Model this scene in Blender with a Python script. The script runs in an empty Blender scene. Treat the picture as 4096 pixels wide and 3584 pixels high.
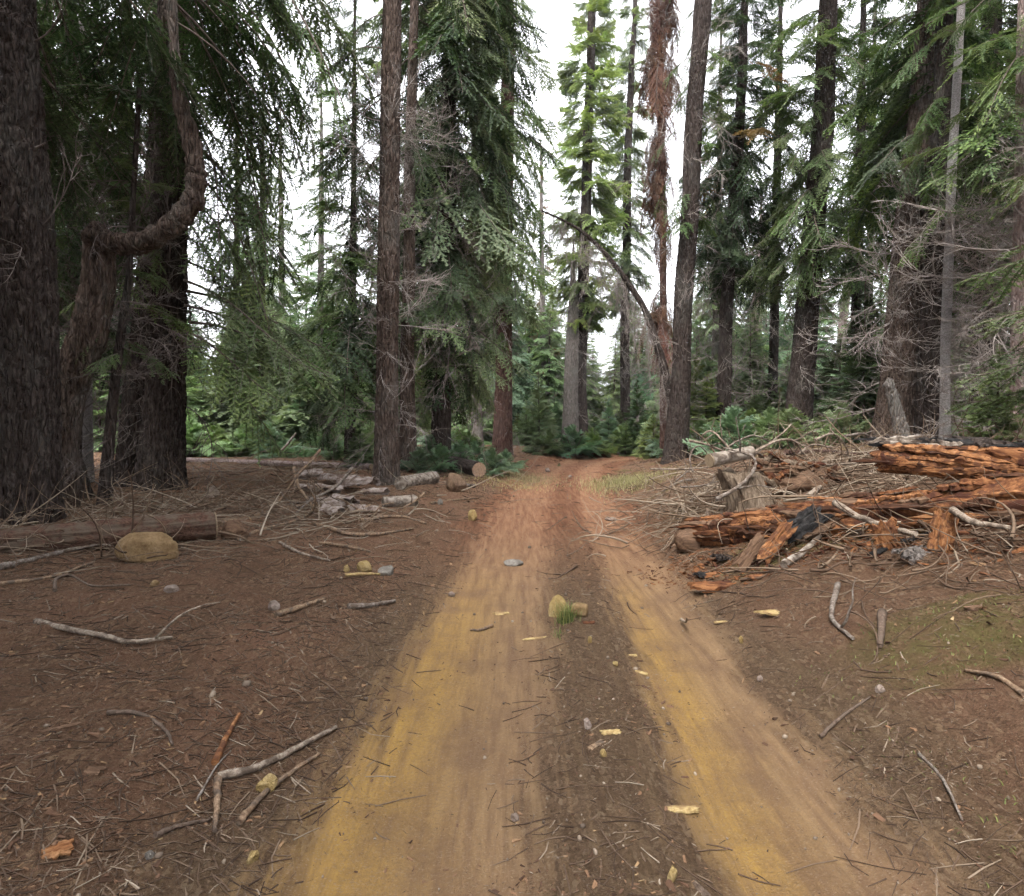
import bpy, bmesh, math, random
import numpy as np
from mathutils import Vector, Matrix, Euler

SC = bpy.context.scene
COL = SC.collection
RNG = np.random.default_rng(11)
random.seed(5)
R = math.radians

# ------------------------------------------------------------------ camera
CAM_H = 1.6
FPX = 1200.0            # focal length in pixels of a 2048 x 1792 frame
PITCH = math.atan2(896 - 850, FPX)
cd = bpy.data.cameras.new('camera')
cam = bpy.data.objects.new('camera', cd)
COL.objects.link(cam)
cam.location = (0, 0, CAM_H)
cam.rotation_euler = (math.pi / 2 - PITCH, 0, 0)
cd.sensor_fit = 'HORIZONTAL'
cd.sensor_width = 36.0
cd.lens = 36.0 * FPX / 2048.0
cd.clip_start = 0.05
cd.clip_end = 2000
SC.camera = cam

# ------------------------------------------------------------------ sky, sun, exposure
SUN_EL, SUN_AZ = R(58), R(205)      # azimuth clockwise from +Y (north): behind the camera, a little to the left
w = bpy.data.worlds.new('World'); SC.world = w; w.use_nodes = True
nt = w.node_tree; nt.nodes.clear()
wo = nt.nodes.new('ShaderNodeOutputWorld'); bg = nt.nodes.new('ShaderNodeBackground')
sky = nt.nodes.new('ShaderNodeTexSky'); sky.sky_type = 'NISHITA'; sky.sun_disc = False
sky.sun_elevation = SUN_EL; sky.sun_rotation = SUN_AZ; sky.dust_density = 3.0; sky.air_density = 1.0
hs = nt.nodes.new('ShaderNodeHueSaturation'); hs.inputs['Saturation'].default_value = 0.16
mx = nt.nodes.new('ShaderNodeMix'); mx.data_type = 'RGBA'; mx.inputs[0].default_value = 0.55
mx.inputs[7].default_value = (8.2, 8.3, 8.8, 1)      # even layer of thin cloud
nt.links.new(sky.outputs[0], hs.inputs['Color']); nt.links.new(hs.outputs[0], mx.inputs[6])
nt.links.new(mx.outputs[2], bg.inputs[0]); bg.inputs[1].default_value = 0.15
nt.links.new(bg.outputs[0], wo.inputs[0])
sd = bpy.data.lights.new('sun', 'SUN'); sun = bpy.data.objects.new('sun', sd); COL.objects.link(sun)
sd.energy = 1.5; sd.angle = R(14); sd.color = (1.0, 0.95, 0.88)
sun.rotation_euler = (math.pi / 2 - SUN_EL, 0, math.pi - SUN_AZ)
SC.view_settings.view_transform = 'Standard'; SC.view_settings.look = 'None'
SC.view_settings.exposure = 1.87; SC.view_settings.gamma = 1.0
SC.view_settings.use_curve_mapping = False
SC.render.engine = 'CYCLES'
SC.cycles.max_bounces = 4; SC.cycles.diffuse_bounces = 2; SC.cycles.glossy_bounces = 1
SC.cycles.transmission_bounces = 2; SC.cycles.use_denoising = True
SC.cycles.use_adaptive_sampling = True; SC.cycles.adaptive_threshold = 0.05; SC.cycles.adaptive_min_samples = 20
SC.cycles.caustics_reflective = False; SC.cycles.caustics_refractive = False

# ------------------------------------------------------------------ noise in numpy
def _h(ix, iy, iz, s):
    n = (ix.astype(np.int64) * 374761393 + iy.astype(np.int64) * 668265263 + iz.astype(np.int64) * 2147483647 + s * 974634533) & 0xFFFFFFFF
    n = ((n ^ (n >> 13)) * 1274126177) & 0xFFFFFFFF
    n = ((n ^ (n >> 16)) * 2246822519) & 0xFFFFFFFF
    return ((n ^ (n >> 15)) & 0xFFFFFF) / float(0xFFFFFF)
def vnoise(p, s=0):
    p = np.asarray(p, float); i = np.floor(p); f = p - i; f = f * f * (3 - 2 * f)
    ix, iy, iz = i[..., 0], i[..., 1], i[..., 2]; fx, fy, fz = f[..., 0], f[..., 1], f[..., 2]
    def L(dx, dy, dz): return _h(ix + dx, iy + dy, iz + dz, s)
    a = L(0,0,0) * (1-fx) + L(1,0,0) * fx; b = L(0,1,0) * (1-fx) + L(1,1,0) * fx
    c = L(0,0,1) * (1-fx) + L(1,0,1) * fx; d = L(0,1,1) * (1-fx) + L(1,1,1) * fx
    return (a * (1-fy) + b * fy) * (1-fz) + (c * (1-fy) + d * fy) * fz
def fbm(p, o=4, s=0):
    p = np.asarray(p, float); t = 0; a = 0.5; n = 0
    for k in range(o):
        t = t + a * vnoise(p * 2**k, s + k * 17); n += a; a *= 0.5
    return t / n
def worley(p, s=0):
    p = np.asarray(p, float); i = np.floor(p); f1 = np.full(p.shape[0], 9.0); f2 = f1.copy()
    for dx in (-1, 0, 1):
        for dy in (-1, 0, 1):
            for dz in (-1, 0, 1):
                c = i + (dx, dy, dz)
                q = np.stack([c[:, k] + _h(c[:, 0], c[:, 1], c[:, 2], s + 7 * k) for k in range(3)], 1)
                d = np.sqrt(((p - q) ** 2).sum(1))
                f2 = np.minimum(f2, np.maximum(f1, d)); f1 = np.minimum(f1, d)
    return f1, f2
def sstep(a, b, x):
    t = np.clip((np.asarray(x, float) - a) / (b - a), 0, 1); return t * t * (3 - 2 * t)
def xy0(x, y, z=0.0):
    x = np.asarray(x, float); y = np.asarray(y, float); x, y = np.broadcast_arrays(x, y); return np.stack([x, y, np.zeros_like(x) + z], -1)

# ------------------------------------------------------------------ terrain
_ctl = np.array([(0.12,-30),(0.14,-6),(0.18,0),(0.26,2),(0.46,5.5),(0.95,12.8),(1.75,20),(2.9,25.5),(5.6,30),(10,32.8),(18,34.5),(45,36),(140,38)], float)
def _cat(c, n=26):
    out = []
    for i in range(1, len(c) - 2):
        p0, p1, p2, p3 = c[i-1], c[i], c[i+1], c[i+2]
        t = np.linspace(0, 1, n, endpoint=False)[:, None]
        out.append(0.5 * ((2*p1) + (p2-p0)*t + (2*p0-5*p1+4*p2-p3)*t**2 + (3*p1-p0-3*p2+p3)*t**3))
    return np.concatenate(out)
ROAD = _cat(_ctl)
_tan = np.gradient(ROAD, axis=0); _tan /= np.linalg.norm(_tan, axis=1)[:, None]
def road_d(x, y):
    x = np.asarray(x, float); y = np.asarray(y, float); sh = x.shape; x = x.ravel(); y = y.ravel()
    d = np.empty(x.size)
    for k in range(0, x.size, 20000):
        sx = x[k:k+20000, None] - ROAD[None, :, 0]; sy = y[k:k+20000, None] - ROAD[None, :, 1]
        j = np.argmin(sx * sx + sy * sy, 1); r = np.arange(j.size)
        d[k:k+20000] = sx[r, j] * _tan[j, 1] - sy[r, j] * _tan[j, 0]
        n = np.sqrt(sx[r, j]**2 + sy[r, j]**2); d[k:k+20000] = np.where(n > 1.2 * np.abs(d[k:k+20000]), np.sign(d[k:k+20000]) * n, d[k:k+20000])
    return d.reshape(sh)
def rut_mask(d, y):
    wv = 0.10 * (fbm(xy0(d * 0.6, y * 0.55), 3, 3) - 0.5) * 2
    l = 1 - sstep(0.2, 0.72, np.abs(d + 0.66 + wv)); r = 1 - sstep(0.12, 0.56, np.abs(d - 0.82 + wv * 0.8))
    return np.maximum(l, r)
def zf(x, y, fine=True):
    x = np.asarray(x, float); y = np.asarray(y, float); d = road_d(x, y)
    side = sstep(0.95, 1.8, np.abs(d))
    zl = 0.24 * sstep(1.6, 5.5, -d) + 0.18 * sstep(1.0, 2.3, -d)
    dd = d / (1 + 0.75 * sstep(11, 21, y))
    zr = np.interp(dd, [1.0, 1.3, 1.7, 2.3, 3.5, 5, 9, 40], [0, .07, .22, .52, .82, 1.0, 1.06, 1.0])
    z = zl + zr - 0.045 * rut_mask(d, y) * (1 - side)
    z = z + 0.05 * np.exp(-((y - 11.6) / 1.0) ** 2) * (1 - side) - 0.05 * np.exp(-((y - 13.4) / 0.9) ** 2) * (1 - side)
    z = z + (fbm(xy0(x * 0.5, y * 0.5), 2, 21) - 0.5) * 0.16 * side
    if fine:
        z = z + (fbm(xy0(x * 2.6, y * 2.6), 3, 5) - 0.5) * (0.03 + 0.09 * side)
        z = z + (fbm(xy0(x * 14, y * 14), 2, 8) - 0.5) * (0.010 + 0.022 * side)
    return z
_fw = np.array([0, math.cos(PITCH), -math.sin(PITCH)]); _up = np.array([0, math.sin(PITCH), math.cos(PITCH)])
def ray(px, py):
    return _fw + np.array([1.0, 0, 0]) * (px - 1024) / FPX + _up * (896 - py) / FPX
def P(px, py, Y):
    v = ray(px, py); v = v * (Y / v[1]); return np.array([v[0], v[1], v[2] + CAM_H])
_T = np.exp(np.linspace(math.log(1.0), math.log(160), 1500))
def G(px, py):
    v = ray(px, py); X = v[0] * _T; Y = v[1] * _T; Z = CAM_H + v[2] * _T
    h = Z - zf(X, Y, False); k = np.argmax(h < 0) if (h < 0).any() else 1499
    x, y = X[k], Y[k]; return np.array([x, y, float(zf(np.array([x]), np.array([y]))[0])])
def zs(x, y): return float(zf(np.array([float(x)]), np.array([float(y)]))[0])

# ------------------------------------------------------------------ mesh helpers: everything is a dict of triangles
def tri_mesh(name, V, T, mats, mi=None, tint=None, smooth=False):
    V = np.ascontiguousarray(V, np.float32); T = np.ascontiguousarray(T, np.int32)
    me = bpy.data.meshes.new(name)
    me.vertices.add(len(V)); me.vertices.foreach_set('co', V.ravel())
    me.loops.add(T.size); me.loops.foreach_set('vertex_index', T.ravel())
    me.polygons.add(len(T)); me.polygons.foreach_set('loop_start', np.arange(0, T.size, 3, dtype=np.int32))
    for m in (mats if isinstance(mats, (list, tuple)) else [mats]): me.materials.append(m)
    if mi is not None: me.polygons.foreach_set('material_index', np.ascontiguousarray(mi, np.int32))
    sm = np.ones(len(T), bool) if smooth is True else (np.zeros(len(T), bool) if smooth is False else np.asarray(smooth, bool))
    me.polygons.foreach_set('use_smooth', sm)
    if tint is not None:
        a = me.attributes.new('tint', 'FLOAT', 'POINT'); a.data.foreach_set('value', np.ascontiguousarray(tint, np.float32))
    me.update(calc_edges=True); me.validate()
    return me
def join(parts):
    V, T, M, C, S, n = [], [], [], [], [], 0
    for p in parts:
        V.append(p['V']); T.append(p['T'] + n); n += len(p['V'])
        M.append(p.get('M') if p.get('M') is not None else np.zeros(len(p['T']), int))
        c = p.get('C'); C.append(c if c is not None else np.full(len(p['V']), 0.5))
        s = p.get('S'); S.append(s if s is not None else np.zeros(len(p['T']), bool))
    return dict(V=np.concatenate(V), T=np.concatenate(T), M=np.concatenate(M), C=np.concatenate(C), S=np.concatenate(S))
def mesh_of(name, p, mats):
    return tri_mesh(name, p['V'], p['T'], mats, p.get('M'), p.get('C') if p.get('C') is not None else np.full(len(p['V']), 0.5), p.get('S') if p.get('S') is not None else False)
def tube(pts, rad, k=6, cap=True, M=0, C=0.5, rough=0.0, seed=0):
    P_ = np.asarray(pts, float); n = len(P_); rad = np.broadcast_to(np.asarray(rad, float), (n,))
    t = np.gradient(P_, axis=0); t /= np.linalg.norm(t, axis=1)[:, None] + 1e-12
    ref = np.array([0, 0, 1.0]) if abs(t[0, 2]) < 0.8 else np.array([1.0, 0, 0])
    u = np.empty_like(P_); a = np.cross(ref, t[0]); a /= np.linalg.norm(a); u[0] = a
    for i in range(1, n):
        a = u[i-1] - t[i] * np.dot(u[i-1], t[i]); u[i] = a / (np.linalg.norm(a) + 1e-12)
    v = np.cross(t, u); th = np.linspace(0, 2*math.pi, k, endpoint=False)
    ring = u[:, None, :] * np.cos(th)[None, :, None] + v[:, None, :] * np.sin(th)[None, :, None]
    rr = rad[:, None, None]
    V = P_[:, None, :] + ring * rr
    if rough: V = V + ring * rr * ((vnoise(V.reshape(-1, 3) / (rad.mean() * 1.3 + 1e-6), seed) - 0.5) * 2 * rough).reshape(n, k, 1)
    V = V.reshape(-1, 3)
    i = np.arange(n - 1)[:, None] * k; j = np.arange(k)[None, :]; j2 = (j + 1) % k
    a, b, c, d = (i + j).ravel(), (i + j2).ravel(), (i + k + j2).ravel(), (i + k + j).ravel()
    T = np.concatenate([np.stack([a, b, c], 1), np.stack([a, c, d], 1)]); S = np.ones(len(T), bool)
    if cap:
        V = np.concatenate([V, P_[:1], P_[-1:]]); j = np.arange(k)
        e0 = np.stack([np.full(k, n*k), (j + 1) % k, j], 1); e1 = np.stack([np.full(k, n*k+1), (n-1)*k + j, (n-1)*k + (j+1) % k], 1)
        T = np.concatenate([T, e0, e1]); S = np.concatenate([S, np.zeros(2*k, bool)])
    return dict(V=V, T=T, M=np.full(len(T), M), C=np.full(len(V), C), S=S)
def xform(p, m):
    m = np.array(m); q = dict(p); q['V'] = p['V'] @ m[:3, :3].T + m[:3, 3]; return q
_var = {}
def variant(me, m):
    key = (me.name, m.name)
    if key not in _var:
        c = me.copy(); c.materials[0] = m; _var[key] = c
    return _var[key]
def obj(name, me, parent=None, loc=None, rot=None, sc=None, mat=None):
    if mat is not None: me = variant(me, mat)
    o = bpy.data.objects.new(name, me); COL.objects.link(o)
    if parent is not None: o.parent = parent
    if loc is not None: o.location = [float(a) for a in loc]
    if rot is not None: o.rotation_euler = rot
    if sc is not None: o.scale = (sc, sc, sc) if np.isscalar(sc) else sc
    return o
def tag(o, label=None, cat=None, group=None, kind=None):
    if label: o['label'] = label
    if cat: o['category'] = cat
    if group: o['group'] = group
    if kind: o['kind'] = kind
    return o
def thing(name, label, cat, loc, group=None):
    return tag(obj(name, None, loc=loc), label, cat, group)
def place(name, p, mats, label=None, cat=None, group=None, kind=None, origin=None):
    """one mesh thing with its origin at its base"""
    if origin is None:
        origin = np.array([p['V'][:, 0].mean(), p['V'][:, 1].mean(), p['V'][:, 2].min()])
    q = dict(p); q['V'] = p['V'] - origin
    return tag(obj(name, mesh_of(name, q, mats), loc=origin), label, cat, group, kind)
def smoothpath(pts, n=8):
    c = np.asarray(pts, float); c = np.concatenate([[2*c[0]-c[1]], c, [2*c[-1]-c[-2]]]); out = []
    for i in range(1, len(c) - 2):
        p0, p1, p2, p3 = c[i-1], c[i], c[i+1], c[i+2]; t = np.linspace(0, 1, n, endpoint=False)[:, None]
        out.append(0.5 * ((2*p1) + (p2-p0)*t + (2*p0-5*p1+4*p2-p3)*t**2 + (3*p1-p0-3*p2+p3)*t**3))
    return np.concatenate(out + [c[-2:-1]])

# ------------------------------------------------------------------ materials
def mat(name):
    m = bpy.data.materials.new(name); m.use_nodes = True; n = m.node_tree; n.nodes.clear()
    o = n.nodes.new('ShaderNodeOutputMaterial'); return m, n, o
def N(n, t, **kw):
    x = n.nodes.new(t)
    for k, v in kw.items():
        if k.startswith('i_'):
            key = k[2:]; key = int(key) if key.isdigit() else key.replace('_', ' ')
            x.inputs[key].default_value = v
        else: setattr(x, k, v)
    return x
def ramp(n, src, stops):
    r = n.nodes.new('ShaderNodeValToRGB'); e = r.color_ramp.elements
    while len(e) < len(stops): e.new(0.5)
    for k, (p, c) in enumerate(stops): e[k].position = p; e[k].color = (*c, 1) if len(c) == 3 else c
    n.links.new(src, r.inputs[0]); return r.outputs[0]
def mixc(n, f, a, b, mode='MIX'):
    m = n.nodes.new('ShaderNodeMix'); m.data_type = 'RGBA'; m.blend_type = mode
    for s, v in ((0, f), (6, a), (7, b)):
        if isinstance(v, (int, float)): m.inputs[s].default_value = v
        elif isinstance(v, tuple): m.inputs[s].default_value = (*v, 1) if len(v) == 3 else v
        else: n.links.new(v, m.inputs[s])
    return m.outputs[2]
def math_(n, op, a, b=None, c=None):
    m = n.nodes.new('ShaderNodeMath'); m.operation = op
    for s, v in ((0, a), (1, b), (2, c)):
        if v is None: continue
        if isinstance(v, (int, float)): m.inputs[s].default_value = v
        else: n.links.new(v, m.inputs[s])
    return m.outputs[0]
def coords(n, scale=(1, 1, 1), kind='Object', rnd=True):
    t = n.nodes.new('ShaderNodeTexCoord'); mp = n.nodes.new('ShaderNodeMapping'); mp.inputs['Scale'].default_value = scale
    n.links.new(t.outputs[kind], mp.inputs[0])
    if rnd:
        oi = n.nodes.new('ShaderNodeObjectInfo'); v = n.nodes.new('ShaderNodeCombineXYZ')
        k = math_(n, 'MULTIPLY', oi.outputs['Random'], 37.0)
        for i in range(3): n.links.new(k, v.inputs[i])
        n.links.new(v.outputs[0], mp.inputs['Location'])
    return mp.outputs[0]
def noise(n, vec, scale, detail=5, rough=0.6, dist=0.0):
    x = n.nodes.new('ShaderNodeTexNoise'); x.inputs['Scale'].default_value = scale; x.inputs['Detail'].default_value = detail
    x.inputs['Roughness'].default_value = rough; x.inputs['Distortion'].default_value = dist
    n.links.new(vec, x.inputs['Vector']); return x.outputs[0]
def bump(n, h, strength, dist):
    b = n.nodes.new('ShaderNodeBump'); b.inputs['Strength'].default_value = strength; b.inputs['Distance'].default_value = dist
    n.links.new(h, b.inputs['Height']); return b.outputs[0]
def diffuse_out(n, o, col, rough=0.9, nrm=None, spec=0.15):
    p = n.nodes.new('ShaderNodeBsdfPrincipled'); p.inputs['Roughness'].default_value = rough; p.inputs['Specular IOR Level'].default_value = spec
    if isinstance(col, tuple): p.inputs['Base Color'].default_value = (*col, 1)
    else: n.links.new(col, p.inputs['Base Color'])
    if nrm is not None: n.links.new(nrm, p.inputs['Normal'])
    n.links.new(p.outputs[0], o.inputs[0]); return p
def m_bark(name, dark, mid, light, lich=(0.22, 0.22, 0.2), lich_amt=0.35, sc=1.0, zs_=0.22):
    m, n, o = mat(name)
    v = coords(n, (22*sc, 22*sc, 22*sc*zs_)); v2 = coords(n, (1, 1, 0.6))
    a = noise(n, v, 0.8, 6, 0.7, 0.6); b = noise(n, v2, 1.6, 4, 0.6); c = noise(n, v2, 14, 5, 0.75)
    col = ramp(n, a, [(0.36, dark), (0.5, mid), (0.64, light)])
    col = mixc(n, math_(n, 'MULTIPLY', ramp(n, b, [(0.5, (0,0,0)), (0.68, (1,1,1))]), lich_amt), col, lich)
    col = mixc(n, ramp(n, c, [(0.35, (0.0,)*3), (0.7, (0.45,)*3)]), col, mid)
    vor = N(n, 'ShaderNodeTexVoronoi', feature='DISTANCE_TO_EDGE'); vor.inputs['Scale'].default_value = 0.75
    wv = N(n, 'ShaderNodeMix', data_type='VECTOR'); wv.inputs[0].default_value = 0.25
    nz = N(n, 'ShaderNodeTexNoise'); nz.inputs['Scale'].default_value = 0.8; n.links.new(v, nz.inputs['Vector'])
    ad = N(n, 'ShaderNodeVectorMath', operation='ADD'); n.links.new(v, ad.inputs[0]); n.links.new(nz.outputs[1], ad.inputs[1]); n.links.new(ad.outputs[0], vor.inputs['Vector'])
    hgt = math_(n, 'ADD', math_(n, 'MULTIPLY', a, 0.7), math_(n, 'MULTIPLY', math_(n, 'MINIMUM', vor.outputs[0], 0.22), 4.0))
    diffuse_out(n, o, col, 0.95, bump(n, hgt, 1.0, 0.045), 0.08); return m
def m_wood(name, a, b, c, sc=(30, 30, 30), spec=0.15, bs=0.5, patch=None):
    m, n, o = mat(name); v = coords(n, sc); v2 = coords(n, (1, 1, 1))
    x = noise(n, v, 1.0, 5, 0.65, 0.3); col = ramp(n, x, [(0.3, a), (0.5, b), (0.72, c)])
    if patch: col = mixc(n, ramp(n, noise(n, v2, patch[1], 4, 0.6), [(0.46, (0,)*3), (0.6, (1,)*3)]), col, patch[0])
    diffuse_out(n, o, col, 0.85, bump(n, x, bs, 0.012), spec); return m
def m_leaf(name, dark, lite, tip, var=0.10, trans=0.28):
    m, n, o = mat(name)
    at = N(n, 'ShaderNodeAttribute', attribute_name='tint'); oi = n.nodes.new('ShaderNodeObjectInfo')
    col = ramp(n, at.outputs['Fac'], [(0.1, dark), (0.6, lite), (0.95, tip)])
    h = n.nodes.new('ShaderNodeHueSaturation'); n.links.new(col, h.inputs['Color'])
    r = oi.outputs['Random']
    n.links.new(math_(n, 'MULTIPLY_ADD', r, 0.035, 0.4825), h.inputs['Hue'])
    n.links.new(math_(n, 'MULTIPLY_ADD', math_(n, 'FRACT', math_(n, 'MULTIPLY', r, 7.3)), 0.5, 0.72), h.inputs['Value'])
    n.links.new(math_(n, 'MULTIPLY_ADD', math_(n, 'FRACT', math_(n, 'MULTIPLY', r, 13.7)), 0.3, 0.8), h.inputs['Saturation'])
    p = n.nodes.new('ShaderNodeBsdfPrincipled'); p.inputs['Roughness'].default_value = 0.6; p.inputs['Specular IOR Level'].default_value = 0.25
    n.links.new(h.outputs[0], p.inputs['Base Color'])
    t = n.nodes.new('ShaderNodeBsdfTranslucent'); n.links.new(mixc(n, 0.5, h.outputs[0], (0.9, 1.0, 0.35), 'MULTIPLY'), t.inputs[0])
    s = n.nodes.new('ShaderNodeMixShader'); s.inputs[0].default_value = trans
    n.links.new(p.outputs[0], s.inputs[1]); n.links.new(t.outputs[0], s.inputs[2]); n.links.new(s.outputs[0], o.inputs[0]); return m

M = {}
M['bark'] = m_bark('bark', (0.03, 0.021, 0.017), (0.088, 0.063, 0.051), (0.165, 0.125, 0.103))
M['bark_dark'] = m_bark('bark_dark', (0.02, 0.0145, 0.0125), (0.05, 0.038, 0.033), (0.098, 0.078, 0.069), (0.14, 0.14, 0.125), lich_amt=0.3)
M['bark_red'] = m_bark('bark_red', (0.035, 0.02, 0.016), (0.1, 0.056, 0.045), (0.165, 0.105, 0.085), lich_amt=0.1)
M['bark_grey'] = m_bark('bark_grey', (0.07, 0.06, 0.053), (0.165, 0.142, 0.128), (0.26, 0.235, 0.215), (0.26, 0.26, 0.235), 0.5)
M['bark_pale'] = m_bark('bark_pale', (0.16, 0.14, 0.13), (0.34, 0.31, 0.3), (0.5, 0.47, 0.46), (0.5, 0.5, 0.48), 0.5, 1.6, 1.6)
M['bark_pink'] = m_bark('bark_pink', (0.16, 0.11, 0.10), (0.3, 0.22, 0.2), (0.42, 0.34, 0.31), (0.36, 0.34, 0.32), 0.4)
M['twig'] = m_wood('twig', (0.06, 0.045, 0.038), (0.12, 0.095, 0.08), (0.2, 0.165, 0.145), (14, 14, 14))
M['dead_dark'] = m_wood('dead_dark', (0.07, 0.055, 0.05), (0.13, 0.105, 0.095), (0.22, 0.19, 0.175), (5, 5, 5))
M['dead_twig'] = m_wood('dead_twig', (0.12, 0.10, 0.09), (0.24, 0.205, 0.185), (0.42, 0.385, 0.36), (5, 5, 5))
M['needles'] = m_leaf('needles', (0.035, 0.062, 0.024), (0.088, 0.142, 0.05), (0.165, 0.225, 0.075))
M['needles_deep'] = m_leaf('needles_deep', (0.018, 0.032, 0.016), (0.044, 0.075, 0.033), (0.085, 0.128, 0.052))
M['needles_lime'] = m_leaf('needles_lime', (0.075, 0.115, 0.038), (0.185, 0.26, 0.085), (0.3, 0.37, 0.13), trans=0.42)
M['needles_blue'] = m_leaf('needles_blue', (0.045, 0.092, 0.052), (0.125, 0.225, 0.125), (0.225, 0.335, 0.205), trans=0.4)
M['needles_sage'] = m_leaf('needles_sage', (0.055, 0.085, 0.038), (0.15, 0.205, 0.1), (0.245, 0.3, 0.15), trans=0.38)
M['needles_rust'] = m_leaf('needles_rust', (0.045, 0.02, 0.014), (0.10, 0.043, 0.028), (0.18, 0.085, 0.05), trans=0.2)
M['needles_dry'] = m_leaf('needles_dry', (0.09, 0.05, 0.02), (0.26, 0.14, 0.05), (0.4, 0.22, 0.09), trans=0.2)
M['needles_mint'] = m_leaf('needles_mint', (0.07, 0.12, 0.055), (0.175, 0.27, 0.125), (0.285, 0.38, 0.195), trans=0.42)
# ------------------------------------------------------------------ ground sheet and road
def build_ground():
    ys = [-30.0, -14, -7, -4, -2, -1, -0.3]; y = 0.3
    while y < 320: ys.append(y); y += max(0.035, 0.0125 * y) if y < 40 else 0.08 * y
    ys = np.array(ys + [420.0])
    xs = [0.0]; x = 0.0
    while x < 300: x += 0.045 if x < 2.6 else (0.045 + 0.03 * (x - 2.6) if x < 60 else 0.12 * x); xs.append(x)
    xs = np.array(xs); xs = np.concatenate([-xs[:0:-1], xs])
    X, Y = np.meshgrid(xs, ys); Z = zf(X, Y)
    d = road_d(X, Y); nx, ny = len(xs), len(ys)
    V = np.stack([X, Y, Z], -1).reshape(-1, 3)
    i = np.arange(ny - 1)[:, None] * nx + np.arange(nx - 1)[None, :]; i = i.ravel()
    q = np.stack([i, i + 1, i + nx + 1, i + nx], 1)
    dc = np.abs(d.ravel()[q].mean(1)); on = (dc < 1.25)
    rut = rut_mask(d, Y).ravel(); road = (1 - sstep(0.95, 2.0, np.abs(d) - 0.55 * sstep(17, 25, Y) + 0.6 * (fbm(xy0(X * 1.1, Y * 1.1), 3, 31) - 0.5))).ravel()
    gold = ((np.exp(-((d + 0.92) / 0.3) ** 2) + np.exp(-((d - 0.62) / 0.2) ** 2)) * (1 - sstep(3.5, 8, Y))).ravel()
    far = sstep(4.5, 10.5, Y).ravel()
    moss = (sstep(0.52, 0.66, fbm(xy0(X * 0.9, Y * 0.9), 3, 44)) * sstep(1.2, 2.0, d)).ravel()
    for nm, sel in (('ground', ~on), ('dirt_road', on)):
        f = q[sel]; used = np.unique(f); mp = np.full(len(V), -1); mp[used] = np.arange(len(used)); f = mp[f]
        T = np.concatenate([f[:, [0, 1, 2]], f[:, [0, 2, 3]]])
        me = tri_mesh(nm, V[used], T, M['soil'], smooth=True)
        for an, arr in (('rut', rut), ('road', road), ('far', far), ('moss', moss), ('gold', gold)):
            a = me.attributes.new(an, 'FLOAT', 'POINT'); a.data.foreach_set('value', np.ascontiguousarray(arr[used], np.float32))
        tag(obj(nm, me), {'ground': 'brown needle strewn forest floor on both sides of the track', 'dirt_road': 'two rut dirt track of tan and red soil bending right'}[nm], {'ground': 'ground', 'dirt_road': 'road'}[nm], kind='structure')

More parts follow.
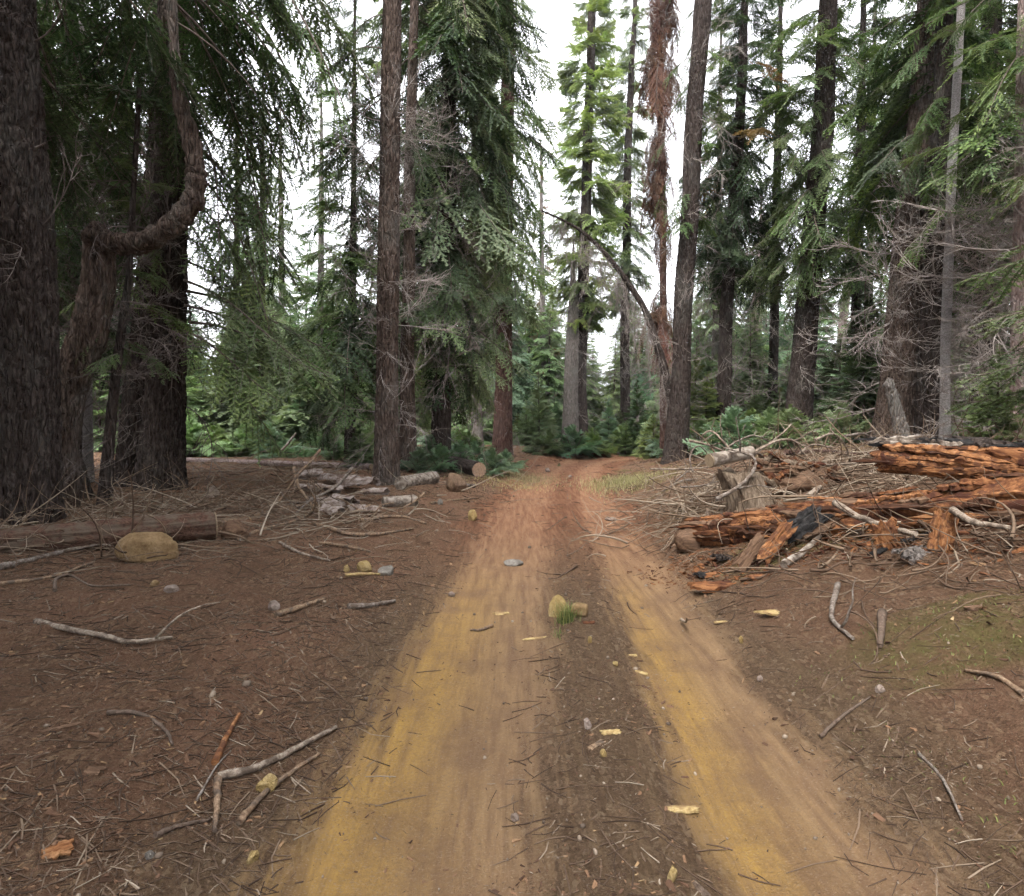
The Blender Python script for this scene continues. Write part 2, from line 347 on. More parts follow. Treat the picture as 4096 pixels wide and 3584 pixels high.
def m_soil():
    m, n, o = mat('soil'); v = coords(n, (1, 1, 1), 'Object', False)
    def A(nm): return N(n, 'ShaderNodeAttribute', attribute_name=nm).outputs['Fac']
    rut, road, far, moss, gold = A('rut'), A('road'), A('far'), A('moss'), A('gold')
    vs = coords(n, (9, 0.8, 1), 'Object', False)
    n1 = noise(n, v, 0.9, 5, 0.6); n2 = noise(n, v, 7, 6, 0.65, 0.3); n3 = noise(n, v, 55, 5, 0.75); n4 = noise(n, v, 2.3, 4, 0.6); n5 = noise(n, v, 190, 3, 0.7)
    n6 = noise(n, vs, 1.6, 6, 0.65, 0.4)          # streaks dragged along the track by wheels
    duff = ramp(n, n3, [(0.28, (0.06, 0.037, 0.026)), (0.48, (0.135, 0.09, 0.065)), (0.62, (0.185, 0.128, 0.092)), (0.78, (0.29, 0.215, 0.155))])
    def cells(sc, stretch):
        vv = coords(n, (sc, sc * stretch, sc), 'Object', False); wq = N(n, 'ShaderNodeVectorMath', operation='ADD'); nq = N(n, 'ShaderNodeTexNoise'); nq.inputs['Scale'].default_value = .7; n.links.new(vv, nq.inputs['Vector']); n.links.new(vv, wq.inputs[0]); n.links.new(nq.outputs[1], wq.inputs[1])
        x = N(n, 'ShaderNodeTexVoronoi'); x.inputs['Scale'].default_value = 1.0; x.inputs['Randomness'].default_value = 1.0; n.links.new(wq.outputs[0], x.inputs['Vector']); s = N(n, 'ShaderNodeSeparateColor'); n.links.new(x.outputs['Color'], s.inputs[0]); return s.outputs[0], x.outputs['Distance']
    c1, e1 = cells(60, .45); c2, e2 = cells(150, 1.8)
    flake = ramp(n, c1, [(0.0, (0.045, 0.028, 0.02)), (0.4, (0.115, 0.073, 0.05)), (0.75, (0.2, 0.135, 0.092)), (0.95, (0.33, 0.25, 0.17))])
    grain = ramp(n, c2, [(0.0, (0.05, 0.032, 0.024)), (0.5, (0.135, 0.086, 0.06)), (0.9, (0.235, 0.165, 0.115)), (1.0, (0.4, 0.31, 0.22))])
    duff = mixc(n, 0.45, duff, mixc(n, ramp(n, n2, [(0.42, (0,)*3), (0.58, (1,)*3)]), flake, grain))
    duff = mixc(n, ramp(n, n2, [(0.45, (0,)*3), (0.75, (0.6,)*3)]), duff, (0.135, 0.076, 0.053))
    duff = mixc(n, ramp(n, n4, [(0.5, (0,)*3), (0.7, (0.6,)*3)]), duff, (0.092, 0.062, 0.044))
    duff = mixc(n, ramp(n, n1, [(0.5, (0,)*3), (0.68, (0.6,)*3)]), duff, (0.185, 0.112, 0.08))
    duff = mixc(n, math_(n, 'MULTIPLY', moss, ramp(n, n2, [(0.4, (0.2,)*3), (0.6, (0.75,)*3)])), duff, (0.105, 0.105, 0.042))
    strip = ramp(n, n3, [(0.28, (0.075, 0.048, 0.03)), (0.55, (0.165, 0.108, 0.064)), (0.8, (0.28, 0.2, 0.118))])
    strip = mixc(n, 0.45, strip, mixc(n, ramp(n, n2, [(0.42, (0,)*3), (0.58, (1,)*3)]), flake, grain))
    strip = mixc(n, ramp(n, n6, [(0.45, (0,)*3), (0.7, (0.7,)*3)]), strip, (0.2, 0.135, 0.08))
    dust = ramp(n, n6, [(0.34, (0.185, 0.112, 0.068)), (0.5, (0.265, 0.168, 0.092)), (0.66, (0.335, 0.22, 0.12))])
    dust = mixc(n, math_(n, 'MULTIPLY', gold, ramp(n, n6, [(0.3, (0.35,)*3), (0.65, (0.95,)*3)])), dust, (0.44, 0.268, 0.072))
    dust = mixc(n, ramp(n, n4, [(0.45, (0,)*3), (0.65, (0.65,)*3)]), dust, (0.19, 0.118, 0.073))
    dust = mixc(n, far, dust, ramp(n, n6, [(0.36, (0.16, 0.076, 0.045)), (0.5, (0.225, 0.112, 0.064)), (0.64, (0.285, 0.155, 0.088))]))
    dust = mixc(n, ramp(n, n3, [(0.42, (0,)*3), (0.75, (0.55,)*3)]), dust, (0.16, 0.1, 0.06))
    dust = mixc(n, ramp(n, c2, [(0.72, (0,)*3), (0.9, (0.4,)*3)]), dust, grain)
    strip = mixc(n, far, strip, mixc(n, ramp(n, n6, [(0.4, (0,)*3), (0.6, (1,)*3)]), (0.16, 0.077, 0.046), (0.24, 0.12, 0.07)))
    rm = math_(n, 'ADD', rut, math_(n, 'MULTIPLY', math_(n, 'SUBTRACT', n4, 0.5), 0.9))
    rm = math_(n, 'ADD', rm, math_(n, 'MULTIPLY', math_(n, 'SUBTRACT', n6, 0.5), 1.3))
    rm = math_(n, 'ADD', rm, math_(n, 'MULTIPLY', math_(n, 'SUBTRACT', n3, 0.5), 0.7))
    rm = ramp(n, rm, [(0.15, (0,)*3), (0.85, (1,)*3)])
    rdm = math_(n, 'ADD', road, math_(n, 'MULTIPLY', math_(n, 'SUBTRACT', n2, 0.5), 0.8)); rdm = math_(n, 'ADD', rdm, math_(n, 'MULTIPLY', math_(n, 'SUBTRACT', n3, 0.5), 0.7))
    rdm = ramp(n, rdm, [(0.25, (0,)*3), (0.75, (1,)*3)])
    duff = mixc(n, 1.0, duff, (1.24, 1.13, 1.02), 'MULTIPLY')
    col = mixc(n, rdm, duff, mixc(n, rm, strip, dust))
    dust = dust
    h = math_(n, 'ADD', n3, math_(n, 'MULTIPLY', n5, 0.5)); h = math_(n, 'ADD', h, math_(n, 'MULTIPLY', c1, 0.25)); h = math_(n, 'ADD', h, math_(n, 'MULTIPLY', c2, 0.15))
    h = math_(n, 'MULTIPLY', h, math_(n, 'SUBTRACT', 1.0, math_(n, 'MULTIPLY', rm, 0.5)))
    h = math_(n, 'ADD', h, math_(n, 'MULTIPLY', n6, 0.6))
    diffuse_out(n, o, col, 0.95, bump(n, h, 1.0, 0.04), 0.05); return m
M['soil'] = m_soil()
build_ground()

# ------------------------------------------------------------------ boughs: axis, side twigs, needle-covered shoots
def feathers(P0, P1, S, W, C, seg, rng, kite=False):
    P0, P1, S, W, C = map(lambda a: np.asarray(a, float), (P0, P1, S, W, C))
    D = P1 - P0; L = np.linalg.norm(D, axis=1); t = D / (L[:, None] + 1e-9)
    U = np.cross(t, S); U /= np.linalg.norm(U, axis=1)[:, None] + 1e-9; S = np.cross(U, t)
    if kite:
        m = P0 + D * 0.4 + U * (W * 0.35)[:, None]; a = m + S * W[:, None]; b = m - S * W[:, None]; k = len(P0)
        V = np.stack([P0, a, P1, P0, P1, b], 1).reshape(-1, 3); T = np.arange(6 * k).reshape(-1, 3)
        return dict(V=V, T=T, M=np.zeros(len(T), int), C=np.repeat(C, 6), S=None)
    n = np.maximum(1, np.ceil(L / seg).astype(int)); idx = np.repeat(np.arange(len(L)), n)
    k = np.arange(len(idx)) - np.repeat(np.cumsum(n) - n, n); f0 = k / n[idx]; f1 = (k + 1.15) / n[idx]
    a = P0[idx] + D[idx] * f0[:, None]; b = P0[idx] + D[idx] * f1[:, None]; Wd = (W[idx] * (1 - 0.45 * f0))[:, None]
    out = []
    for sgn in (-1, 1):
        j = rng.uniform(0.75, 1.2, (len(idx), 1)); tip = a + t[idx] * Wd * 0.9 + S[idx] * Wd * sgn * j + U[idx] * Wd * rng.uniform(-0.1, 0.55, (len(idx), 1))
        out.append(np.stack([a, b, tip] if sgn < 0 else [a, tip, b], 1))
    V = np.concatenate(out).reshape(-1, 3); T = np.arange(len(V)).reshape(-1, 3)
    cc = np.concatenate([C[idx], C[idx]]) + rng.uniform(-0.12, 0.12, 2 * len(idx)) + np.concatenate([f0, f0]) * 0.15
    return dict(V=V, T=T, M=np.zeros(len(T), int), C=np.repeat(np.clip(cc, 0, 1), 3), S=None)

def bough(seed, L=2.2, rise=0.1, droop=0.25, tip=0.1, tl=0.6, sp=0.12, sub=0.06, seg=0.03, nw=0.026, hang=0.25, live=0.15, ang=55, dens=1.0, lod=0, thick=0.02, hangdown=0.0, bright=0.0):
    rng = np.random.default_rng(seed)
    def axis(s):
        t = s / L
        return np.array([s * (1 - 0.06 * droop * t), wig * math.sin(t * 3 + ph) * L * 0.05, L * (rise * t - droop * t**2 + tip * max(0, t - 0.55)**2 * 2)])
    wig = rng.uniform(-1, 1); ph = rng.uniform(0, 6)
    ss = np.linspace(0, L, 9 if lod == 0 else 5); ax = np.array([axis(s) for s in ss])
    parts = [tube(ax, np.linspace(thick, 0.004, len(ss)), 5 if lod == 0 else 3, False, M=1)]
    P0, P1, S, W, C = [], [], [], [], []
    s = live * L * rng.uniform(0.7, 1.2); sgn = 1
    while s < L:
        p = axis(s); q = axis(min(s + 0.02, L + 0.02)); tx = (q - p); tx /= np.linalg.norm(tx)
        lat = np.cross([0, 0, 1.0], tx); lat /= np.linalg.norm(lat)
        rem = L - s
        ln = min(tl, rem * 0.75 + 0.10) * rng.uniform(0.35, 1.25) * (0.5 + 0.5 * sstep(0, 0.35 * L, s - live * L * 0.5))
        a = R(ang + rng.uniform(-14, 14) - 15 * (s / L))
        dr = tx * math.cos(a) + lat * math.sin(a) * sgn + np.array([0, 0, rng.uniform(-0.35, 0.28) - hangdown])
        dr /= np.linalg.norm(dr); sgn = -sgn
        if rng.random() < dens:
            m = max(3, int(ln / (0.09 if lod == 0 else 0.16)))
            tt = np.linspace(0, 1, m)[:, None]
            pts = p + dr * ln * tt + np.array([0, 0, -hang * ln]) * tt**2 + tx * ln * 0.18 * tt**2 + rng.normal(0, 0.012, (m, 3)) * tt
            if lod == 0: parts.append(tube(pts, np.linspace(0.006, 0.0025, m), 3, False, M=1))
            sd = np.cross(dr, [0, 0, 1.0]); sd /= np.linalg.norm(sd) + 1e-9
            base = 0.35 + 0.25 * rng.random() + bright
            for i in range(m - 1):
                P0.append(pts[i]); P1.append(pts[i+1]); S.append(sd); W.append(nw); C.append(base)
            x = sub * 0.8; k = 1
            while x < ln:
                f = x / ln; j = min(int(f * (m - 1)), m - 2); g = f * (m - 1) - j; b0 = pts[j] * (1 - g) + pts[j+1] * g
                l2 = min(0.21, (ln - x) * 0.6 + 0.05) * rng.uniform(0.6, 1.2); a2 = R(rng.uniform(38, 60))
                d2 = dr * math.cos(a2) + sd * math.sin(a2) * k + np.array([0, 0, -hang * f * 0.5 + rng.uniform(-0.15, 0.15)]); d2 /= np.linalg.norm(d2)
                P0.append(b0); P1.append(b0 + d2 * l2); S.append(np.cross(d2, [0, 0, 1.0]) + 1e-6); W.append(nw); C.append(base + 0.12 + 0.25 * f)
                x += sub * rng.uniform(0.35, 0.75); k = -k
        s += sp * rng.uniform(0.35, 0.75)
    S = np.array(S); S /= np.linalg.norm(S, axis=1)[:, None] + 1e-9
    parts.append(feathers(P0, P1, S, W, C, seg, rng, kite=(lod == 2)))
    for p_ in parts:
        if p_.get('S') is None: p_['S'] = np.zeros(len(p_['T']), bool)
    return join(parts)

def dead_branch(seed, L=1.8, droop=0.5, curl=0.5, n=14, r=0.013, sub=9, lod=0):
    rng = np.random.default_rng(seed); out = []
    def chain(p, d, ln, rad, lev, cl):
        m = n if lev == 0 else 7; pts = [p]; dd = d / np.linalg.norm(d); b = rng.normal(0, 1, 3)
        for i in range(m):
            dd = dd + np.array([0, 0, -droop * 0.16]) + np.cross(dd, b) * cl * 0.10 + rng.normal(0, 0.05, 3); dd /= np.linalg.norm(dd)
            pts.append(pts[-1] + dd * ln / m)
        pts = np.array(pts); out.append(tube(pts, np.linspace(rad, rad * 0.3, len(pts)), 4 if lev == 0 else 3, False, C=rng.random()))
        if lev < 2:
            for i in range(sub if lev == 0 else 4):
                j = rng.integers(max(1, len(pts) // 5), len(pts) - 1); a = rng.normal(0, 1, 3); a[2] -= 0.3
                chain(pts[j], (pts[j] - pts[j-1]) / np.linalg.norm(pts[j] - pts[j-1]) * 0.8 + a / np.linalg.norm(a) * 0.8, ln * rng.uniform(0.2, 0.5), rad * 0.6, lev + 1, cl)
    chain(np.zeros(3), np.array([1.0, 0, 0.1]), L, r, 0, curl); return join(out)

def bough_set(name, n, **kw):
    res = []
    for i in range(n):
        d = bough(100 + i * 7 + sum(map(ord, name)), **kw); res.append((mesh_of(name, d, [M['needles'], M['twig']]), d))
    return res
B = {}
B['fan'] = bough_set('bough', 5, L=2.2, rise=0.12, droop=0.35, tip=0.25, tl=0.75, hang=0.35)
B['droop'] = bough_set('bough', 5, L=2.4, rise=0.25, droop=0.8, tip=0.4, tl=0.6, hang=0.35, hangdown=0.12)
B['sparse'] = bough_set('bough', 4, L=2.6, rise=0.1, droop=0.55, tip=0.15, tl=0.6, hang=0.45, live=0.3, dens=0.55, hangdown=0.18)
B['fanm'] = bough_set('bough', 5, L=2.2, rise=0.12, droop=0.4, tip=0.3, tl=0.8, sp=0.13, sub=0.085, seg=0.06, nw=0.04, hang=0.35, lod=1)
B['droopm'] = bough_set('bough', 5, L=2.4, rise=0.25, droop=0.8, tip=0.4, tl=0.65, sp=0.12, sub=0.085, seg=0.06, nw=0.042, hang=0.35, hangdown=0.12, lod=1)
B['tuft'] = bough_set('bough', 5, L=2.0, rise=0.15, droop=0.3, tip=0.5, tl=0.95, sp=0.10, sub=0.085, seg=0.07, nw=0.055, hang=0.4, live=0.3, lod=1, bright=0.08)
FAR = [bough(900 + i, L=2.2, rise=0.15, droop=0.4, tip=0.3, tl=0.95, sp=0.2, sub=0.14, nw=0.075, lod=2) for i in range(4)]
YOUNG = [bough(950 + i, L=1.0, rise=0.22, droop=0.22, tip=0.3, tl=0.42, sp=0.075, sub=0.06, nw=0.034, seg=0.05, lod=1, live=0.1, ang=50, thick=0.008, bright=0.1) for i in range(4)]
FARYOUNG = [bough(970 + i, L=1.0, rise=0.2, droop=0.25, tip=0.3, tl=0.46, sp=0.10, sub=0.08, nw=0.05, lod=2, live=0.1, ang=50, thick=0.008, bright=0.05) for i in range(4)]
DEAD = [mesh_of('dead_branch', dead_branch(40 + i, L=1.7, droop=0.55 + 0.2 * (i % 3), curl=0.6), [M['dead_twig']]) for i in range(7)]
DEADK = [variant(m_, M['dead_dark']) for m_ in DEAD]  # darker copies for near left trees, that side's dimness put into the colour
DEADM = [dead_branch(70 + i, L=1.4, droop=0.6, curl=0.7, n=7, sub=4, r=0.012) for i in range(4)]

# ------------------------------------------------------------------ trunks
def trunk_part(path, rad, k=40, dz=0.05, plate=0.11, depth=0.022, flare=0.5, seed=0, top_fine=9.0):
    path = np.asarray(path, float); rad = np.asarray(rad, float)
    seglen = np.concatenate([[0], np.cumsum(np.linalg.norm(np.diff(path, axis=0), axis=1))]); Lt = seglen[-1]
    s = [0.0]
    while s[-1] < Lt: s.append(s[-1] + (dz if s[-1] < top_fine else dz * 5))
    s = np.minimum(np.array(s), Lt)
    pts = np.stack([np.interp(s, seglen, path[:, i]) for i in range(3)], 1); r = np.interp(s, seglen, rad)
    pts[:, :2] += (np.stack([vnoise(xy0(s * 0.35, 0, seed)), vnoise(xy0(s * 0.35, 9, seed))], 1) - 0.5) * 0.25 * np.minimum(1, s / 3)[:, None] * (r[0])
    th = np.linspace(0, 2 * math.pi, k, endpoint=False)
    t = np.gradient(pts, axis=0); t /= np.linalg.norm(t, axis=1)[:, None]
    u = np.cross(np.array([0, 1.0, 0]), t); u /= np.linalg.norm(u, axis=1)[:, None] + 1e-9; v = np.cross(t, u)
    ring = u[:, None] * np.cos(th)[None, :, None] + v[:, None] * np.sin(th)[None, :, None]
    Rr = np.repeat(r[:, None], k, 1)
    fl = np.exp(-s / (0.35 + r[0] * 0.6))[:, None] * flare
    root = 0.6 + 0.4 * np.cos(th[None, :] * 5 + seed) + 0.5 * (vnoise(np.stack([np.cos(th) * 1.3, np.sin(th) * 1.3, np.zeros(k) + seed], 1)) - 0.3)[None, :]
    Rr = Rr * (1 + fl * np.maximum(0.1, root))
    c = np.stack([np.cos(th)[None, :] * r[:, None], np.sin(th)[None, :] * r[:, None], np.repeat(s[:, None], k, 1)], -1).reshape(-1, 3)
    wv = (fbm(c * 3.0, 2, seed + 3) - 0.5)
    q = c / np.array([plate, plate, plate * 3.2]) + wv[:, None] * 0.8
    f1, f2 = worley(q, seed); e = np.clip((f2 - f1) / 0.35, 0, 1)
    disp = depth * (e - 0.75) + depth * 1.1 * (fbm(c / np.array([plate * 0.5, plate * 0.5, plate * 1.5]), 3, seed + 5) - 0.5) + r[0] * 0.10 * (fbm(c * 0.9, 2, seed + 9) - 0.5)
    V = pts[:, None] + ring * (Rr + disp.reshape(len(s), k) * np.minimum(1, r[:, None] / (0.3 * r[0] + 0.05)))[..., None]
    n = len(s); i = np.arange(n - 1)[:, None] * k; j = np.arange(k)[None, :]; j2 = (j + 1) % k
    a, b, cc, d = (i + j).ravel(), (i + j2).ravel(), (i + k + j2).ravel(), (i + k + j).ravel()
    T = np.concatenate([np.stack([a, b, cc], 1), np.stack([a, cc, d], 1)])
    V = np.concatenate([V.reshape(-1, 3), pts[-1:]]); jj = np.arange(k)
    T = np.concatenate([T, np.stack([np.full(k, n * k), (n-1)*k + jj, (n-1)*k + (jj+1) % k], 1)])
    return dict(V=V, T=T, M=None, C=None, S=np.ones(len(T), bool))

STUB = [mesh_of('branch_stub', tube(np.array([[0, 0, 0], [.05, 0, .004], [.10, .01, 0], [.13 + .04 * i, .012, -.01]]), np.array([.034, .022, .016, .008]), 6, True, rough=.2, seed=i), [M['dead_dark']]) for i in range(4)]
def px_path(pts, Y):
    return np.array([P(x, y, Y) for x, y in pts])
def along(path, z):
    return np.array([np.interp(z, path[:, 2], path[:, 0]), np.interp(z, path[:, 2], path[:, 1]), z])

def tree(name, label, base, ups, widths, H, bark='bark', kinds=('fan',), foliage='needles', live0=6.0, nb=60, blen=2.2, dead=30, dz0=0.8, deadlen=1.0, k=40, plate=0.11, depth=0.02,
         group=None, asym=None, cat='tree', seed=None, pitch=(-25, 15), flare=0.5, mixf=None, Y=None, deadtop=None, prof=1.2, dz=0.05, dk=False):
    """base: pixel of the foot; ups: further pixels up the stem at the same distance; widths: diameter in pixels at each"""
    seed = seed if seed is not None else sum(map(ord, label)); rng = np.random.default_rng(seed)
    if Y is None: b = G(*base)
    else: p = P(base[0], base[1], Y); b = np.array([p[0], p[1], zs(p[0], p[1])])
    Y = b[1]; pts = [b] + [P(x, y, Y) for x, y in ups]; rad = [wd * Y / FPX / 2 for wd in widths]
    top = pts[-1]
    if H > top[2]:
        dirv = (pts[-1] - pts[-2]) / np.linalg.norm(pts[-1] - pts[-2]); dirv = dirv * 0.5 + np.array([0, 0, 0.5]); dirv /= dirv[2]
        pts.append(top + dirv * (H - top[2])); rad.append(0.03)
    path = np.array(pts) - b; path[0, 2] -= 0.25
    t = thing(name, label, cat, b, group)
    tr = trunk_part(path, rad, k=k, plate=plate, depth=depth, flare=flare, seed=seed % 97, dz=dz)
    to = obj('trunk', mesh_of('trunk', tr, [M[bark]]), t)
    if k >= 40:
        for i in range(12):                      # stubs of broken branches
            z = rng.uniform(0.9, 6.5); p = along(path, z); rr = np.interp(z, path[:, 2], rad); az = rng.uniform(0, 6.28)
            obj('branch_stub', STUB[rng.integers(4)], to, p + np.array([math.cos(az), math.sin(az), 0]) * rr * 0.9, Euler((0, R(rng.uniform(-35, 25)), az)), rng.uniform(0.35, 0.8))
    top_z = path[-1, 2]
    for i in range(nb):
        f = ((i + rng.random()) / nb); z = live0 + (top_z - live0 - 0.3) * f
        ln = blen * (1 - 0.85 * f ** prof) * rng.uniform(0.6, 1.15) * (0.6 + 0.4 * min(1, f * 8))
        az = rng.uniform(0, 2 * math.pi)
        if asym is not None and rng.random() < asym[1]: az = R(asym[0]) + rng.normal(0, 0.7)
        kset = B[kinds[rng.integers(len(kinds))]]; me = kset[rng.integers(len(kset))][0]
        p = along(path, z); pit = R(np.interp(f, [0, 1], pitch) + rng.normal(0, 8)); fo = foliage
        if mixf and rng.random() < mixf[1]: fo = mixf[0]
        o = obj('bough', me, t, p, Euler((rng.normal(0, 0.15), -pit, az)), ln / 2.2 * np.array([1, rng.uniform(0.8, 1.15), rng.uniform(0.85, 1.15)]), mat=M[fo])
    dt = deadtop or live0 + 2
    for i in range(dead):
        z = dz0 + (dt - dz0) * rng.random() ** 0.8; p = along(path, z); az = rng.uniform(0, 2 * math.pi)
        obj('dead_branch', (DEADK if dk else DEAD)[rng.integers(len(DEAD))], t, p, Euler((rng.uniform(0, 6), R(rng.uniform(-10, 30)), az)), deadlen * rng.uniform(0.45, 1.2))
    return t, path, b

def extra_boughs(t, path, b, specs, kinds=('fan',), foliage='needles'):
    """specs: (px, py of the bough's foot, azimuth degrees, pitch, length, kind, dY)"""
    rng = np.random.default_rng(len(specs))
    for (px, py, az, pit, ln, kd, *dy) in specs:
        p = P(px, py, b[1] + (dy[0] if dy else 0)) - b; s = B[kd]
        obj('bough', s[rng.integers(len(s))][0], t, p, Euler((rng.normal(0, 0.1), -R(pit), R(az))), ln / 2.2, mat=M[foliage])

# --- left side, near
t, pa, b = tree('fir_tree', 'massive dark fir trunk filling the left edge of the picture', (44, 1042), [(44, 700), (36, 350), (18, 0)], [128, 112, 104, 96], 24, 'bark_dark', ('droop', 'sparse'), 'needles_deep',
     live0=4.8, nb=62, blen=3.0, dead=14, deadlen=0.8, k=110, plate=0.065, depth=0.035, dz=0.03, asym=(110, 1.0), flare=.2, dk=True)
# the tree with the upturned limb
bj = G(102, 1018); Yj = bj[1]
tj = thing('fir_tree', 'grey barked tree whose broken trunk carries a limb curving up like a J', 'tree', bj)
pj = np.vstack([bj - (0, 0, 0.25), px_path([(114, 887), (130, 780), (168, 677), (192, 572), (198, 478)], Yj)]) - bj
obj('trunk', mesh_of('trunk', trunk_part(pj, np.array([84, 66, 64, 64, 58, 54]) * Yj / FPX / 2, k=96, plate=0.07, depth=0.02, flare=0.2, seed=4, dz=0.03), [M['bark']]), tj)
pl = smoothpath(px_path([(182, 464), (220, 484), (264, 489), (308, 474), (350, 446), (382, 408), (392, 358), (388, 308), (375, 255), (358, 190), (345, 40), (335, -420)], Yj - 0.16), 8) - bj
rl = np.interp(np.linspace(0, 1, len(pl)), [0, 0.1, 0.3, 0.5, 0.75, 1], np.array([46, 42, 40, 37, 32, 8]) * Yj / FPX / 2)
limb = tube(pl, rl * (1 + .09 * np.sin(np.arange(len(pl)) * 1.1) + .06 * np.sin(np.arange(len(pl)) * 2.7)), 40, True, rough=0.2, seed=3)
obj('limb', mesh_of('limb', limb, [M['bark']]), tj)
for j in (9, 17, 25, 33, 42, 50):          # swollen rings round the limb
    dv = pl[j+1] - pl[j]; dv /= np.linalg.norm(dv)
    obj('limb_ring', mesh_of('limb_ring', tube(np.array([pl[j] - dv * .05, pl[j] - dv * .02, pl[j] + dv * .02, pl[j] + dv * .05]), np.array([.9, 1.09, 1.1, .9]) * rl[j], 22, True, rough=0.12, seed=j), [M['bark']]), tj)
rng = np.random.default_rng(8)
for i in range(24):
    j = rng.integers(80, len(pl) - 1); kd = B['sparse' if i % 2 else 'droop']
    obj('bough', kd[i % len(kd)][0], tj, pl[j], Euler((0, -R(rng.uniform(-30, 0)), R(rng.uniform(20, 160)))), rng.uniform(0.7, 1.1), mat=M['needles_deep'])
for i in range(9):
    z = rng.uniform(0.6, 2.6); obj('dead_branch', DEADK[i % 7], tj, along(pj, z), Euler((rng.uniform(0, 6), R(rng.uniform(-10, 30)), rng.uniform(0, 6.28))), rng.uniform(0.4, 0.9))

t, pa, b = tree('fir_tree', 'thick dark fir with furrowed bark standing behind the reddish log at left', (322, 976), [(332, 700), (342, 350), (348, 0)], [84, 68, 64, 54], 25, 'bark_dark', ('droop', 'sparse', 'fan'), 'needles_deep',
     live0=4.6, nb=80, blen=3.3, dead=45, deadlen=1.2, k=104, plate=0.06, depth=0.035, asym=(-20, 0.3), dz=0.035, flare=0.5, dk=True, mixf=('needles', .5))
extra_boughs(t, pa, b, [(370, -60, -12, -38, 3.4, 'sparse', -0.4), (370, 20, -5, -42, 3.2, 'droop', -0.6), (372, 90, -20, -38, 2.9, 'sparse', -0.3), (370, 160, 8, -44, 2.9, 'sparse', 0.2), (370, 240, -30, -45, 2.6, 'sparse', -0.5),
    (370, -140, 15, -30, 3.6, 'fan', 0.3), (372, 330, -12, -40, 2.8, 'sparse', -.2), (370, 420, 12, -35, 2.6, 'droop', .2), (368, 560, -15, -25, 2.9, 'fan', -.6), (368, 610, 5, -18, 3.0, 'fan', -.3), (366, 660, -28, -22, 2.6, 'fan', -.8), (368, 520, 20, -30, 2.6, 'droop', .4), (360, 690, -5, -25, 2.4, 'droop', -.2), (372, -200, -8, -32, 4.2, 'sparse', -.3), (372, -100, 0, -36, 3.9, 'sparse', .4), (372, 60, 14, -40, 3.4, 'sparse', .5), (372, 130, -8, -46, 3.3, 'droop', -.7), (372, 280, 6, -44, 3.0, 'droop', .2), (370, -260, 12, -25, 4.4, 'droop', .2), (366, 580, 10, -15, 3.4, 'fan', .3), (366, 640, -16, -12, 3.3, 'fan', -.5)])
tree('fir_tree', 'dark leaning trunk pressed against the left flank of the thick furrowed fir', (262, 972), [(272, 780), (292, 560), (312, 250)], [62, 46, 38, 30], 18, 'bark_dark', ('droop',), 'needles_deep', live0=5, nb=30, blen=2.2, dead=26, k=72, plate=0.06, depth=0.028, dk=True)
tree('sapling_tree', 'thin mossy sapling stem leaning right in front of the dark furrowed trunks', (205, 1012), [(218, 880), (236, 700), (256, 560)], [24, 20, 17, 13], 6.5, 'bark_dark', ('fan', 'sparse'), 'needles', live0=2.2, nb=22, blen=1.3, dead=26, deadlen=0.6, k=20, plate=0.06, depth=0.008, dk=True)
tree('fir_tree', 'pale thin trunk rising behind the J shaped limb', (176, 962), [(174, 600), (170, 300), (166, 60)], [18, 16, 14, 12], 17, 'bark_pale', ('droop',), 'needles_deep', live0=6, nb=26, blen=2.0, dead=20, k=20, plate=0.08, depth=0.006)
tree('fir_tree', 'narrow dark trunk between the edge fir and the J shaped tree', (78, 968), [(82, 700), (90, 420)], [34, 29, 25], 20, 'bark_dark', ('droop', 'fan'), 'needles_deep', live0=3.5, nb=60, blen=2.6, dead=30, k=28, plate=0.06, depth=0.015, dk=True)
tree('fir_tree', 'hidden dark fir whose boughs close the top left corner', (150, 945), [(150, 500), (140, 100)], [30, 26, 24], 22, 'bark_dark', ('droopm', 'fanm'), 'needles_deep', live0=3.0, nb=90, blen=3.2, dead=20, k=24)
tree('fir_tree', 'dark fir deep behind the thick furrowed trunk with long drooping boughs', (252, 938), [(250, 500), (255, 100)], [26, 22, 20], 23, 'bark_dark', ('droopm', 'fanm'), 'needles_deep', live0=3.0, nb=90, blen=3.0, dead=20, k=24)
# --- middle group left of the road
tree('fir_tree', 'tall straight reddish brown fir trunk with white twigs at the left roadside', (772, 968), [(774, 760), (777, 420), (782, 0)], [52, 44, 41, 36], 26, 'bark', ('sparse', 'droop'), 'needles_deep', live0=6.6, nb=34, blen=2.6, dead=62, deadtop=8.5, deadlen=0.85, k=76, plate=0.055, depth=0.022, asym=(170, 0.5), dz=0.04, flare=0.3)
tree('fir_tree', 'slimmer grey trunk close behind the tall straight roadside fir', (816, 936), [(814, 700), (820, 420), (829, 0)], [36, 27, 23, 17], 25, 'bark', ('droop', 'sparse'), 'needles_deep', live0=6.5, nb=40, blen=2.6, dead=80, deadtop=10, deadlen=1.0, k=40, plate=0.075, depth=0.014, asym=(160, 0.4))
tree('fir_tree', 'huge shaggy fir with cascading boughs left of the road gap', (880, 930), [(892, 500), (905, 0)], [40, 34, 28], 29, 'bark_dark', ('droop', 'fan', 'droopm'), 'needles_sage', live0=3.0, nb=290, blen=3.5, dead=90, deadtop=8, deadlen=1.35, k=36, mixf=('needles_deep', 0.45), asym=(-15, 0.2), pitch=(-34, -5), prof=2.6)
